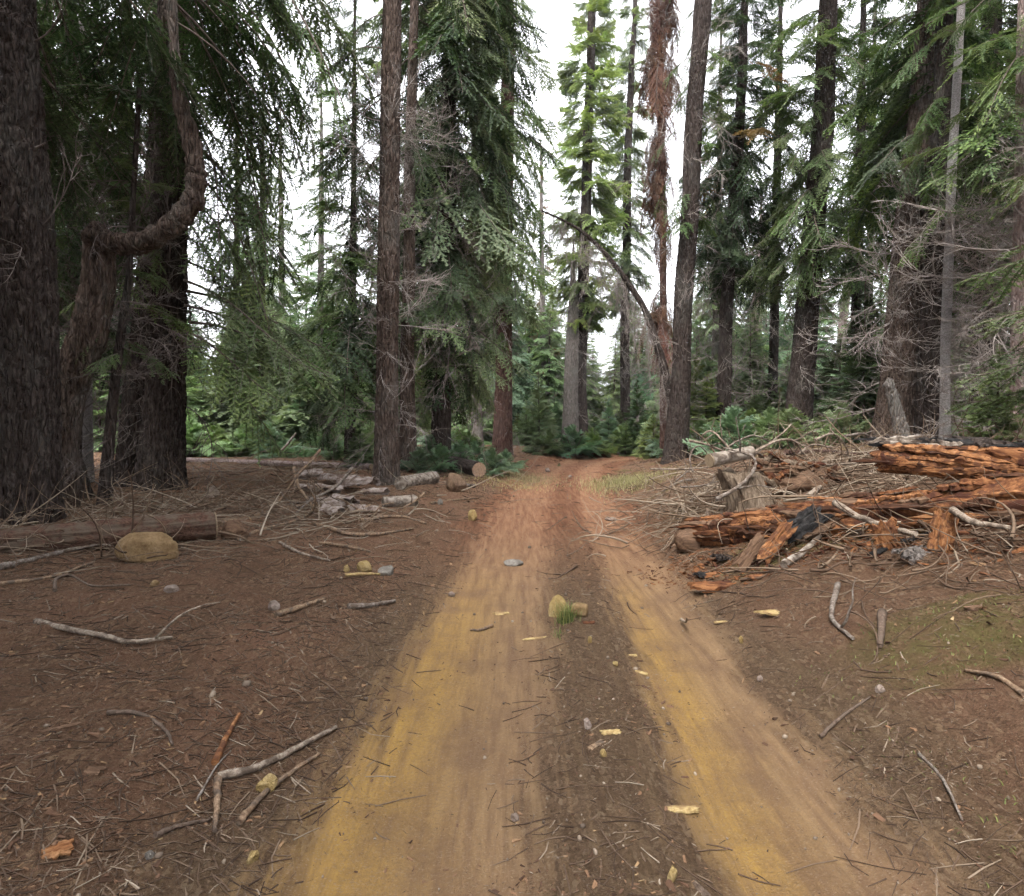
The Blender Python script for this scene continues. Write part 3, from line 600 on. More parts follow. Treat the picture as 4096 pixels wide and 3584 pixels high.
tree('fir_tree', 'red brown fir trunk at the left side of the road bend', (1004, 908), [(1007, 740), (1010, 560), (1016, 0)], [40, 34, 31, 24], 31, 'bark_red', ('droopm', 'fanm'), 'needles_sage', live0=5.6, nb=190, blen=3.0, dead=26, deadtop=7.5, deadlen=0.9, k=44, plate=0.09, depth=0.018, mixf=('needles', 0.4), asym=(180, 0.45), pitch=(-30, 0), flare=0.3, prof=2.0)
tree('fir_tree', 'slim grey trunk behind the drooping boughs left of the red brown fir', (955, 897), [(952, 700), (950, 400)], [24, 20, 18], 24, 'bark_grey', ('droopm',), 'needles_sage', live0=5, nb=70, blen=2.8, dead=60, deadtop=7, deadlen=1.0, k=24, pitch=(-30, 0))
# --- beyond the road bend
tree('fir_tree', 'pale grey bare lower trunk of the twin firs beyond the road bend', (1140, 884), [(1141, 760), (1144, 640)], [34, 29, 24], 13, 'bark_grey', ('tuft',), 'needles_lime', live0=9.5, nb=8, blen=1.4, dead=26, deadtop=10, deadlen=1.1, k=30, Y=37, plate=0.16, depth=0.03)
tree('fir_tree', 'tall light green tufted fir rising in the middle of the sky gap', (1163, 884), [(1162, 760), (1170, 450), (1186, 0)], [27, 24, 22, 15], 33, 'bark_dark', ('tuft',), 'needles_lime', live0=7.2, nb=280, blen=2.9, dead=30, deadtop=9, deadlen=1.0, k=30, Y=37.5, plate=0.12, depth=0.02, mixf=('needles_sage', 0.25), pitch=(-18, 10), prof=2.6)
tree('fir_tree', 'narrow ragged fir with bare whitish twigs right of the light green fir', (1250, 880), [(1250, 600), (1256, 300), (1270, 0)], [20, 18, 15, 9], 36, 'bark_dark', ('tuft', 'droopm'), 'needles_sage', live0=8, nb=230, blen=2.4, dead=80, deadtop=12, deadlen=1.5, k=24, Y=41, prof=2.0)
tree('fir_tree', 'thin reddish tipped fir far back in the sky gap right of the red brown trunk', (1088, 878), [(1085, 600), (1082, 330)], [14, 11, 6], 26, 'bark_grey', ('tuft',), 'needles_sage', live0=4, nb=120, blen=2.6, dead=50, deadtop=16, deadlen=1.3, k=16, Y=52, mixf=('needles_dry', 0.25), prof=1.3)
# --- right of the road
tsn, psn, bsn = tree('dead_fir_snag', 'dead fir snag hung with rusty red brown needles right of the gap', (1328, 915), [(1326, 600), (1322, 300), (1316, 0)], [17, 14, 12, 10], 24, 'bark_red', ('droopm',), 'needles_rust', live0=30, nb=0, dead=70, deadtop=20, deadlen=0.9, k=22, plate=0.07, depth=0.008)
rng = np.random.default_rng(77)
for (y0, y1, n_, ln) in ((-60, 160, 40, 1.2), (205, 370, 30, 1.1), (400, 480, 10, 0.9), (570, 660, 18, 1.1)):
    for i in range(n_):
        p = P(1321 + rng.normal(0, 2), rng.uniform(y0, y1), bsn[1]) - bsn; kd = B['droop']
        obj('dead_bough', kd[i % 5][0], tsn, p, Euler((0, R(rng.uniform(38, 72)), rng.uniform(0, 6.28))), ln * rng.uniform(0.45, 0.8) * np.array([1, .9, 1]), mat=M['needles_rust'])
# the arching dead tree
ba = G(1362, 914); pts = np.vstack([ba, px_path([(1350, 840), (1330, 752), (1308, 680), (1285, 622), (1255, 570), (1225, 530), (1192, 497), (1158, 470), (1120, 447), (1082, 434)], ba[1])]); pts[:, 1] += np.linspace(0, -0.6, len(pts))
pts[1:-1] += np.random.default_rng(5).normal(0, .025, (len(pts) - 2, 3)); pp = smoothpath(pts, 5) - ba; ta = thing('arching_dead_tree', 'thin dead tree arching left over the road from the right bank', 'tree', ba)
obj('trunk', mesh_of('trunk', tube(pp, np.interp(np.linspace(0, 1, len(pp)), [0, .3, .7, 1], np.array([20, 14, 8, 3]) * ba[1] / FPX / 2), 14, True, rough=0.2), [M['bark_dark']]), ta)
rng = np.random.default_rng(3)
for i in range(200):
    j = int(rng.uniform(0.12, 0.97) * len(pp)); f = j / len(pp)
    obj('dead_branch', DEAD[i % 7], ta, pp[j], Euler((0, R(rng.uniform(50, 88)), rng.uniform(0, 6.28))), np.array([rng.uniform(0.4, 1.5) * (1.05 - 0.6 * abs(f - 0.45)), .35, .35]))
tree('fir_tree', 'dark fir trunk leaning right at the foot of the arching dead tree', (1350, 922), [(1362, 700), (1380, 400), (1406, 0)], [48, 36, 34, 32], 27, 'bark_dark', ('sparse', 'fanm'), 'needles', live0=7.5, nb=50, blen=1.9, dead=70, deadtop=17, deadlen=0.85, k=64, plate=0.065, depth=0.024, flare=0.3)
tree('fir_tree', 'thin dark fir veiled in bare twigs between the leaning fir and the stout one', (1444, 884), [(1452, 660), (1466, 420), (1484, 150)], [29, 26, 23, 18], 24, 'bark_dark', ('droopm', 'fanm'), 'needles_deep', live0=7.0, nb=190, blen=3.0, dead=95, deadtop=10, deadlen=1.2, k=36, plate=0.08, depth=0.014, mixf=('needles_dry', 0.06), Y=24)
tree('fir_tree', 'stout furrowed fir with green boughs behind the slash pile at right', (1590, 896), [(1604, 740), (1622, 560), (1640, 300), (1656, 0)], [54, 45, 42, 40, 32], 27, 'bark_dark', ('fan', 'droop', 'fanm'), 'needles', live0=5.6, nb=130, blen=3.1, dead=34, deadtop=6, deadlen=1.0, k=72, plate=0.07, depth=0.028, asym=(190, 0.3), Y=21)
tree('fir_tree', 'broad brown trunk with long bare side branches left of the two right hand trunks', (1792, 905), [(1800, 740), (1822, 470), (1850, 120)], [88, 66, 54, 42], 24, 'bark', ('droopm', 'sparse', 'fanm'), 'needles', live0=6.2, nb=95, blen=2.8, dead=64, deadtop=7, deadlen=1.35, k=80, plate=0.065, depth=0.026, Y=16, mixf=('needles_deep', 0.5))
tree('fir_tree', 'dark trunk close beside the pale thin stem at right', (1860, 905), [(1866, 700), (1880, 350), (1894, 0)], [58, 46, 38, 30], 24, 'bark_dark', ('droopm', 'fanm'), 'needles', live0=5.6, nb=100, blen=2.8, dead=45, deadtop=6, deadlen=1.1, k=64, plate=0.065, depth=0.024, Y=15.2, asym=(40, 0.4), mixf=('needles_deep', .4))
tree('fir_tree', 'pale whitish thin stem standing against the dark right hand trunk', (1890, 905), [(1890, 700), (1902, 350), (1922, 0)], [20, 17, 16, 14], 18, 'bark_pale', ('fan',), 'needles', live0=6, nb=16, blen=1.8, dead=26, deadtop=6, deadlen=0.8, k=28, plate=0.06, depth=0.005, Y=14)
tree('fir_tree', 'pinkish slim trunk in a cage of curled dead twigs at the right edge', (2036, 915), [(2036, 700), (2040, 350), (2046, 0)], [26, 23, 20, 17], 19, 'bark_pink', ('fanm', 'sparse'), 'needles', live0=5.4, nb=46, blen=2.2, dead=110, deadtop=6.5, deadlen=1.15, k=28, plate=0.07, depth=0.008, Y=12.5, asym=(190, 0.4))
tree('fir_tree', 'dark fir in the tangle of grey twigs behind the pinkish right edge trunk', (1965, 893), [(1968, 500), (1980, 0)], [40, 34, 28], 23, 'bark_dark', ('droopm', 'fanm', 'fan'), 'needles', live0=4.8, nb=170, blen=3.6, dead=110, deadtop=6, deadlen=1.5, k=30, Y=18)
# broken snags
def snag(name, label, pts, ws, bark, Y, seed):
    b = P(*pts[0], Y); b[2] = zs(b[0], b[1]); path = np.vstack([b - (0, 0, .1), px_path(pts[1:], Y)]) - b
    d = trunk_part(path, np.array(ws) * Y / FPX / 2, k=28, plate=0.07, depth=0.012, flare=0.2, seed=seed, dz=0.03)
    z = d['V'][:, 2]; top = z.max(); m = z > top - 0.22; d['V'][m, 2] += (vnoise(d['V'][m] * 14, seed) - 0.6) * 0.45 * ((z[m] - top + 0.22) / 0.22)
    return tag(obj(name, mesh_of(name, d, [M[bark]]), loc=b), label, 'snag')
snag('broken_snag', 'broken grey snag with a splintered tip leaning on the broad brown trunk', [(1812, 905), (1800, 850), (1776, 762)], [32, 26, 20], 'bark_grey', 14.5, 2)
snag('broken_snag', 'short dark slab of a broken snag leaning left beside the J shaped tree', [(168, 990), (152, 930), (140, 884)], [34, 28, 14], 'bark_dark', 9.6, 5)
# boughs reaching in from a fir just outside the right edge
bo = np.array([6.4, 5.6, zs(6.4, 5.6)]); to = thing('fir_tree', 'fir outside the right edge whose bright green bough reaches into the picture', 'tree', bo)
po = np.array([[0, 0, -.2], [0.05, 0, 6], [0.1, 0.1, 14]]); obj('trunk', mesh_of('trunk', trunk_part(po, [.2, .16, .03], k=30, seed=6), [M['bark_dark']]), to)
for (z, az, pit, ln) in ((2.05, 178, -6, 2.0), (1.75, 168, -8, 1.8), (1.5, 150, -5, 1.9), (1.2, 140, -4, 1.9), (2.6, 120, 0, 2.0), (3.4, 160, -5, 1.7), (4.2, 200, 0, 1.6), (5, 60, 0, 2), (6, 140, 0, 2), (7, 240, 0, 1.8), (8, 20, 0, 1.6), (9, 150, 5, 1.4), (10, 270, 5, 1.2)):
    kd = B['fan']; obj('bough', kd[int(z * 10) % 5][0], to, (0, 0, z), Euler((0, -R(pit), R(az))), ln / 2.2, mat=M['needles'])
# ------------------------------------------------------------------ background trees: shared meshes
def crown(seed, H, z0, blen, nb, src, prof=1.0, pitch=(-20, 25), dead=0):
    rng = np.random.default_rng(seed); parts = []
    for i in range(nb):
        f = (i + rng.random()) / nb; z = z0 + (H - z0) * f; ln = blen * (1 - 0.93 * f ** prof) * rng.uniform(0.7, 1.15) / src[0]['L']
        m = Matrix.Translation((0, 0, z)) @ Euler((rng.normal(0, .2), -R(np.interp(f, [0, 1], pitch) + rng.normal(0, 7)), rng.uniform(0, 6.28))).to_matrix().to_4x4() @ Matrix.Scale(ln, 4)
        q = xform(src[rng.integers(len(src))], m); q['C'] = np.clip(q['C'] + rng.uniform(-0.15, 0.12), 0, 1); parts.append(q)
    for i in range(dead):
        z = rng.uniform(0.1, 1.1) * z0
        m = Matrix.Translation((0, 0, z)) @ Euler((rng.uniform(0, 6), R(rng.uniform(0, 30)), rng.uniform(0, 6.28))).to_matrix().to_4x4() @ Matrix.Scale(rng.uniform(.5, 1.2), 4)
        q = xform(DEADM[rng.integers(4)], m); q['M'] = np.ones(len(q['T']), int); parts.append(q)
    return join(parts)
for s_, L_ in ((FAR, 2.2), (YOUNG, 1.0), (FARYOUNG, 1.0)):
    for q in s_: q['L'] = L_
def stem(H, r, seed, k=10):
    rng = np.random.default_rng(seed); n = 10; z = np.linspace(-0.2, H, n); off = np.cumsum(rng.normal(0, 0.02 * H / 10, (n, 2)), 0)
    return tube(np.column_stack([off - off[0], z]), np.linspace(r, 0.012, n), k, True, rough=0.05)
def kit(name, n, H, z0, blen, nb, src, r, fol, bark, **kw):
    res = []
    for i in range(n):
        c = crown(i * 31 + len(name) * 3, H, z0, blen, nb, src, **kw)
        res.append((mesh_of('crown', c, [M[fol], M['twig']]), mesh_of('trunk', stem(H, r, i), [M[bark]])))
    return res
KIT = {
 'young': kit('young', 3, 4.0, 0.1, 1.3, 150, YOUNG, 0.045, 'needles_blue', 'bark', prof=0.9, pitch=(-5, 35)),
 'thicket': kit('thicket', 4, 6.0, 0.2, 2.0, 170, FARYOUNG, 0.07, 'needles', 'bark', prof=1.0, pitch=(-15, 30)),
 'mid': kit('mid', 4, 13.0, 1.6, 2.9, 210, FAR, 0.13, 'needles', 'bark', prof=1.1, dead=14),
 'far': kit('far', 4, 20.0, 4.0, 3.4, 230, FAR, 0.2, 'needles', 'bark_grey', prof=1.2, dead=24),
}
def bgtree(kind, x, y, h, label, group=None, fol=None, name='fir_tree', rng=RNG, parts=True, zoff=0.0):
    H0 = {'young': 4.0, 'thicket': 6.0, 'mid': 13.0, 'far': 20.0}[kind]; k = KIT[kind]; c, s = k[rng.integers(len(k))]
    sc = h / H0; t = thing(name, label, 'tree', (x, y, zs(x, y) + zoff), group)
    t.rotation_euler = (rng.normal(0, 0.015), rng.normal(0, 0.015), rng.uniform(0, 6.28)); q = sc ** 0.75
    t.scale = (q * rng.uniform(.85, 1.15), q * rng.uniform(.85, 1.15), sc)
    obj('trunk', s, t); obj('crown', c, t, mat=M[fol] if fol else None); return t
def bgpx(kind, px, py, top, Y, label, **kw):
    p = P(px, py, Y); zt = P(px, top, Y)[2]; return bgtree(kind, p[0], Y, zt - zs(p[0], Y), label, **kw)

# saplings one can pick out
bgpx('young', 1215, 905, 792, 33.5, 'small bluish green fir with tidy tiers right of the road bend', fol='needles_blue', name='young_fir')
bgpx('young', 1078, 900, 742, 35.5, 'taller blue green young fir behind the left side of the bend', fol='needles_mint', name='young_fir')
bgpx('young', 1052, 902, 800, 34.5, 'short dense young fir at the trunk of the red brown fir', fol='needles_mint', name='young_fir')
bgpx('young', 1108, 900, 770, 38, 'slender young fir left of the pale grey twin trunk', fol='needles_blue', name='young_fir')
bgpx('young', 1250, 912, 842, 31.5, 'low bushy young fir beside the tidy tiered one at the bend', fol='needles', name='young_fir')
bgpx('young', 1290, 912, 835, 30.5, 'small dark green fir at the left of the leaning fir foot', fol='needles', name='young_fir')
bgpx('young', 1275, 908, 760, 32.5, 'dark green young fir behind the arching dead tree', fol='needles_deep', name='young_fir')
bgpx('young', 1726, 905, 560, 19.5, 'dark bushy young fir between the stout fir and the broad brown trunk', fol='needles_deep', name='young_fir')
bgpx('young', 1510, 900, 770, 23, 'green sapling fir left of the stout fir behind the slash pile', fol='needles', name='young_fir')
bgpx('young', 1385, 905, 690, 24.5, 'thin green sapling touching the right of the leaning fir', fol='needles', name='young_fir')
bgpx('young', 1990, 912, 690, 10.8, 'green sapling fir at the right edge above the rotten slab', fol='needles', name='young_fir')
bgpx('young', 1935, 905, 800, 13.5, 'low green sapling between the pale thin stem and the right edge', fol='needles', name='young_fir')
bgpx('young', 720, 928, 840, 16, 'small fir seedling left of the tall straight roadside fir', fol='needles', name='young_fir')
bgpx('young', 668, 922, 862, 20, 'tiny fir seedling behind the bark slab heap', fol='needles', name='young_fir')
bgpx('young', 600, 916, 770, 25, 'pale tiered young fir in the middle of the left clearing edge', fol='needles_blue', name='young_fir')
bgpx('young', 1118, 945, 925, 24, 'ankle high fir seedling at the left edge of the far road', fol='needles', name='young_fir')
# single far trees with pinkish trunks
tree('fir_tree', 'distant pinkish trunk left of the stout fir', (1504, 880), [(1505, 700), (1515, 560)], [22, 19, 14], 17, 'bark_pink', ('fanm',), 'needles_sage', live0=8, nb=30, blen=2.0, dead=12, k=16, Y=40)
tree('fir_tree', 'distant pinkish trunk right of the stout fir', (1680, 880), [(1685, 660), (1700, 500)], [19, 17, 13], 22, 'bark_pink', ('fanm',), 'needles_sage', live0=10, nb=50, blen=2.2, dead=16, k=16, Y=44)
tree('fir_tree', 'distant tapering fir seen through the left clearing below the near boughs', (565, 885), [(563, 650), (562, 400)], [16, 13, 9], 24, 'bark_grey', ('fanm', 'tuft'), 'needles_sage', live0=5, nb=85, blen=2.3, dead=16, k=16, Y=40)
tree('fir_tree', 'distant dark fir with bare stem seen through the clearing near the furrowed fir', (470, 888), [(472, 650), (474, 420)], [17, 14, 11], 20, 'bark_dark', ('droopm',), 'needles_deep', live0=5, nb=60, blen=2.4, dead=50, deadlen=1.3, k=16, Y=34)
tree('fir_tree', 'dark bushy fir left of the tall straight roadside fir', (700, 935), [(702, 650), (708, 420)], [22, 18, 12], 15, 'bark_dark', ('droopm', 'fanm'), 'needles_deep', live0=1.7, nb=110, blen=3.0, dead=40, k=20, Y=18, mixf=('needles', .5))
tree('fir_tree', 'ragged fir with dark drooping boughs standing in the left clearing sky', (520, 905), [(522, 650), (526, 380)], [16, 13, 10], 19, 'bark_dark', ('droopm', 'fanm'), 'needles', live0=4, nb=110, blen=2.6, dead=40, k=16, Y=29)
tree('fir_tree', 'lighter green fir standing behind the dark bushy one at the clearing', (640, 898), [(641, 650), (643, 380)], [16, 13, 10], 21, 'bark_grey', ('fanm', 'tuft'), 'needles_sage', live0=3, nb=120, blen=2.6, dead=30, k=16, Y=33)
tree('fir_tree', 'tall fir filling the sky behind the leaning and the thin twiggy firs', (1430, 880), [(1432, 600), (1440, 250)], [17, 14, 11], 26, 'bark_grey', ('fanm', 'droopm'), 'needles_sage', live0=5, nb=140, blen=2.7, dead=40, k=16, Y=34)
tree('fir_tree', 'tall fir behind the gap between the stout fir and the broad trunk', (1735, 880), [(1738, 600), (1745, 250)], [18, 15, 12], 25, 'bark_grey', ('fanm', 'droopm'), 'needles', live0=4, nb=140, blen=2.9, dead=40, k=16, Y=30)
tree('fir_tree', 'dense fir crown between the thin twiggy fir and the stout fir', (1545, 890), [(1548, 600), (1556, 250)], [20, 17, 14], 24, 'bark_dark', ('droopm', 'fanm'), 'needles_deep', live0=7, nb=95, blen=2.8, dead=30, k=18, Y=27, mixf=('needles', .5), prof=1.8)
tree('fir_tree', 'dense tall fir crown directly right of the stout fir', (1712, 890), [(1714, 600), (1722, 250)], [22, 19, 15], 25, 'bark_dark', ('droopm', 'fanm'), 'needles_deep', live0=6.5, nb=110, blen=3.0, dead=30, k=18, Y=24, mixf=('needles', .5), prof=1.8)
tree('fir_tree', 'dense fir crown closing the top right corner', (1985, 890), [(1985, 600), (1992, 250)], [24, 20, 16], 22, 'bark_dark', ('droopm', 'fanm'), 'needles_deep', live0=4.5, nb=170, blen=3.4, dead=30, k=18, Y=20, mixf=('needles_sage', .4), prof=1.8)
# the thicket and the far wood
rg = np.random.default_rng(2024)
def spread(n, y0, y1, xr, mind, ok):
    pts = []
    for _ in range(n * 60):
        y = rg.uniform(y0, y1); x = rg.uniform(-1, 1) * (xr * y + 3)
        if ok(x, y) and all((x-a)**2 + (y-b)**2 > mind**2 for a, b in pts): pts.append((x, y))
        if len(pts) >= n: break
    return pts
def clear(x, y): return abs(float(road_d(np.array([x]), np.array([y]))[0])) > 2.4
def gap(x, y): return not (0.02 < x / y < 0.2)          # the lane of sky beyond the bend stays open above the saplings
MARK = [(-400, 'left picture edge'), (50, 'edge fir'), (335, 'furrowed fir'), (565, 'clearing fir'), (775, 'roadside fir'), (1005, 'red brown fir'), (1163, 'light green fir'), (1370, 'leaning fir'), (1600, 'stout fir'), (1800, 'broad brown trunk'), (2036, 'pinkish edge trunk'), (2500, 'right picture edge')]
ORD = 'first second third fourth fifth sixth seventh eighth ninth tenth eleventh twelfth thirteenth fourteenth fifteenth sixteenth seventeenth eighteenth nineteenth'.split()
ORD += ['twentieth'] + ['twenty ' + q for q in ORD[:9]] + ['thirtieth'] + ['thirty ' + q for q in ORD[:9]]
def name_by_gap(rows, what):
    """rows: things with a world x, y; each gets the label of its place between two trunks one can find"""
    gaps = {}
    for t in rows:
        px = 1024 + FPX * t.location.x / t.location.y; g = max(k for k in range(len(MARK) - 1) if MARK[k][0] <= px or k == 0); gaps.setdefault(g, []).append((px, t))
    for g, v in gaps.items():
        v.sort(key=lambda q: q[0])
        for k, (_, t) in enumerate(v): t['label'] = f'{ORD[k]} {what} from the left between {MARK[g][1]} and {MARK[g+1][1]}'
rows = []
for x, y in spread(170, 24, 46, 0.86, 1.25, lambda x, y: clear(x, y) and (x < -0.34 * y + 4 or y > 36 or x > 0.22 * y) and (x > 0 or y > 25) and not (-6 < x < 2 and y < 31)):
    f = ('needles_lime', 'needles_mint', 'needles_sage', 'needles_mint')[rg.integers(4)]
    rows.append(bgtree('thicket', x, y, (rg.uniform(1.2, 2.6) if -0.02 < x / y < 0.24 else rg.uniform(2.2, 7.0)), 'young thicket fir', 'thicket of young firs behind the clearing and the bank', f, 'thicket_fir', rg))
name_by_gap(rows, 'young thicket fir'); rows = []
for x, y in spread(115, 38, 72, 0.86, 2.3, lambda x, y: clear(x, y) and gap(x, y)):
    f = ('needles_sage', 'needles_mint', 'needles_blue')[rg.integers(3)]
    rows.append(bgtree('mid', x, y, rg.uniform(9, 19), 'mid height fir', 'mid height firs of the wood beyond the thicket', f, 'wood_fir', rg))
for i in range(26):                               # lower firs close the far end of the lane
    y = rg.uniform(48, 80); x = y * rg.uniform(0.015, 0.21); px = 1024 + FPX * x / y
    top = rg.uniform(600, 700) if not 1045 < px < 1110 else rg.uniform(560, 660)
    rows.append(bgtree('mid', x, y, (850 - top) / FPX * y + 1.5, 'mid height fir', 'mid height firs of the wood beyond the thicket', ('needles_mint', 'needles_sage', 'needles_lime')[i % 3], 'wood_fir', rg))
name_by_gap(rows, 'mid height wood fir'); rows = []
for x, y in spread(120, 70, 150, 0.86, 3.4, lambda x, y: gap(x, y) or y > 120):
    f = ('needles_sage', 'needles_blue')[rg.integers(2)]
    rows.append(bgtree('far', x, y, rg.uniform(12, 24), 'far fir', 'far firs at the back of the wood', f, 'far_fir', rg))
name_by_gap(rows, 'far pale fir')

# the wood goes on beside and behind the camera, so that only the lane above the track is open to the sky
for i, (x, y, h) in enumerate([(-6.5, 2.5, 22), (-9, -1, 24), (-6.5, -4.5, 23), (-12, 4.5, 22), (-7.5, -8, 25), (-13, -6, 24), (-6.5, -14, 22), (7.5, 1.5, 22), (9.5, -3, 24), (7.5, -7, 23), (13, 5, 22), (11, -10, 25), (6.5, -14, 22), (-16, 8, 24), (17, 10, 23)]):
    bgtree('far', x, y, h, f'tall fir {ORD[i]} in the wood beside and behind the viewpoint', 'firs of the wood beside and behind the viewpoint', 'needles_deep', 'fir_tree', rg)
# ------------------------------------------------------------------ foreground materials
M['rot'] = m_wood('rot', (0.05, 0.02, 0.012), (0.155, 0.066, 0.03), (0.285, 0.14, 0.062), (5, 42, 42), 0.05, 0.8, patch=((0.052, 0.022, 0.015), 3.5))
M['rot_dark'] = m_wood('rot_dark', (0.022, 0.012, 0.009), (0.056, 0.028, 0.018), (0.111, 0.052, 0.028), (5, 36, 36), 0.05, 0.8)
M['rot_lite'] = m_wood('rot_lite', (0.09, 0.036, 0.016), (0.235, 0.105, 0.045), (0.36, 0.2, 0.1), (10, 50, 50), 0.08, 0.7, patch=((0.1, 0.045, 0.025), 16.0))
M['rot_brown'] = m_wood('rot_brown', (0.052, 0.031, 0.021), (0.111, 0.068, 0.044), (0.192, 0.122, 0.081), (6, 36, 36), 0.05, 0.8)
M['log_red'] = m_wood('log_red', (0.03, 0.017, 0.012), (0.085, 0.047, 0.033), (0.145, 0.088, 0.062), (7, 60, 60), 0.06, 1.0, patch=((0.1, 0.075, 0.056), 6.0))
M['char'] = m_wood('char', (0.006, 0.005, 0.005), (0.016, 0.015, 0.015), (0.044, 0.041, 0.039), (20, 20, 20), 0.15, 0.9)
M['stump'] = m_wood('stump', (0.055, 0.04, 0.028), (0.135, 0.1, 0.072), (0.225, 0.18, 0.135), (40, 40, 5), 0.08, 0.9)
M['bark_sheet'] = m_wood('bark_sheet', (0.141, 0.107, 0.089), (0.266, 0.218, 0.189), (0.385, 0.340, 0.318), (9, 16, 16), 0.1, 0.7, patch=((0.118, 0.081, 0.063), 7.0))
M['pale_log'] = m_wood('pale_log', (0.13, 0.1, 0.078), (0.25, 0.21, 0.172), (0.36, 0.325, 0.285), (6, 18, 18), 0.1, 0.6, patch=((0.096, 0.074, 0.059), 9.0))
M['stick_pale'] = m_wood('stick_pale', (0.11, 0.08, 0.06), (0.25, 0.2, 0.155), (0.37, 0.32, 0.265), (60, 60, 60), 0.08, 0.7, patch=((0.1, 0.075, 0.058), 16.0))
M['stick_grey'] = m_wood('stick_grey', (0.075, 0.06, 0.05), (0.185, 0.155, 0.132), (0.3, 0.265, 0.235), (60, 60, 60), 0.08, 0.7, patch=((0.1, 0.075, 0.058), 16.0))
M['stick_tan'] = m_wood('stick_tan', (0.09, 0.055, 0.036), (0.21, 0.14, 0.09), (0.34, 0.25, 0.17), (60, 60, 60), 0.08, 0.7, patch=((0.1, 0.075, 0.058), 16.0))
M['stick_brown'] = m_wood('stick_brown', (0.04, 0.028, 0.022), (0.105, 0.074, 0.056), (0.18, 0.135, 0.105), (60, 60, 60), 0.08, 0.7, patch=((0.1, 0.075, 0.058), 16.0))
M['chip_fresh'] = m_wood('chip_fresh', (0.2, 0.13, 0.06), (0.36, 0.265, 0.12), (0.45, 0.36, 0.2), (50, 50, 50), 0.08, 0.7, patch=((0.24, 0.16, 0.08), 16.0))
def m_rock(name, a, b, c, lich=None):
    m, n, o = mat(name); v = coords(n, (1, 1, 1)); x = noise(n, v, 7, 6, 0.7, 0.3); y = noise(n, v, 40, 4, 0.7)
    col = ramp(n, x, [(0.34, a), (0.52, b), (0.68, c)]); col = mixc(n, ramp(n, y, [(0.4, (0,)*3), (0.7, (0.8,)*3)]), col, a); col = mixc(n, ramp(n, noise(n, v, 3.5, 4, 0.65), [(0.54, (0,)*3), (0.72, (0.55,)*3)]), col, (0.1, 0.068, 0.045))
    if lich: col = mixc(n, ramp(n, noise(n, v, 11, 3, 0.6), [(0.52, (0,)*3), (0.6, (1,)*3)]), col, lich)
    diffuse_out(n, o, col, 0.9, bump(n, math_(n, 'ADD', x, math_(n, 'MULTIPLY', y, 0.6)), 1.0, 0.05), 0.1); return m
M['rock_ochre'] = m_rock('rock_ochre', (0.163, 0.104, 0.052), (0.266, 0.178, 0.092), (0.340, 0.244, 0.141))
M['rock_yellow'] = m_rock('rock_yellow', (0.244, 0.167, 0.067), (0.370, 0.274, 0.122), (0.444, 0.355, 0.200))
M['rock_grey'] = m_rock('rock_grey', (0.126, 0.111, 0.096), (0.222, 0.204, 0.178), (0.311, 0.289, 0.259))
M['rock_pink'] = m_rock('rock_pink', (0.185, 0.137, 0.111), (0.296, 0.237, 0.200), (0.385, 0.326, 0.289))
M['rock_brown'] = m_rock('rock_brown', (0.096, 0.063, 0.041), (0.185, 0.122, 0.081), (0.266, 0.192, 0.133))
def m_cut(name, a, b):
    m, n, o = mat(name); v = coords(n, (1, 1, 1)); w_ = n.nodes.new('ShaderNodeTexWave'); w_.wave_type = 'RINGS'; w_.rings_direction = 'X'
    w_.inputs['Scale'].default_value = 22; w_.inputs['Distortion'].default_value = 3; w_.inputs['Detail'].default_value = 3; n.links.new(v, w_.inputs[0])
    x = noise(n, v, 25, 4, 0.7); col = mixc(n, w_.outputs[1], a, b); col = mixc(n, ramp(n, x, [(0.45, (0,)*3), (0.7, (0.7,)*3)]), col, (0.104, 0.074, 0.052))
    diffuse_out(n, o, col, 0.9, bump(n, x, 0.5, 0.01), 0.1); return m
M['cut'] = m_cut('cut', (0.192, 0.141, 0.089), (0.266, 0.207, 0.141))
M['cut_rot'] = m_cut('cut_rot', (0.370, 0.296, 0.222), (0.222, 0.104, 0.052))
def m_tint(name, stops, rough=0.9):
    m, n, o = mat(name); at = N(n, 'ShaderNodeAttribute', attribute_name='tint'); v = coords(n, (1, 1, 1), 'Object', False)
    col = ramp(n, at.outputs['Fac'], stops); col = mixc(n, ramp(n, noise(n, v, 30, 3), [(0.4, (0,)*3), (0.7, (0.5,)*3)]), col, mixc(n, 1.0, col, (0.6, 0.56, 0.52), 'MULTIPLY'))
    diffuse_out(n, o, col, rough, None, 0.1); return m
M['litter'] = m_tint('litter', [(0.0, (0.041, 0.027, 0.019)), (0.35, (0.096, 0.063, 0.044)), (0.6, (0.170, 0.122, 0.085)), (0.82, (0.266, 0.215, 0.163)), (1.0, (0.370, 0.311, 0.244))])
M['chips'] = m_tint('chips', [(0.0, (0.044, 0.026, 0.018)), (0.4, (0.111, 0.063, 0.041)), (0.7, (0.215, 0.126, 0.074)), (0.9, (0.311, 0.207, 0.111)), (1.0, (0.407, 0.311, 0.178))])
M['pebble'] = m_tint('pebble', [(0.0, (0.089, 0.067, 0.052)), (0.5, (0.200, 0.155, 0.118)), (1.0, (0.28, 0.225, 0.17))])
M['grass'] = m_leaf('grass', (0.06, 0.10, 0.02), (0.15, 0.22, 0.05), (0.28, 0.32, 0.08), trans=0.4)
M['grass_dry'] = m_leaf('grass_dry', (0.16, 0.14, 0.05), (0.3, 0.26, 0.11), (0.45, 0.38, 0.19), trans=0.35)
M['moss_blade'] = m_leaf('moss_blade', (0.06, 0.062, 0.022), (0.125, 0.13, 0.045), (0.2, 0.2, 0.075), trans=0.3)
M['fern'] = m_leaf('fern', (0.05, 0.09, 0.03), (0.12, 0.19, 0.065), (0.2, 0.27, 0.11), trans=0.35)

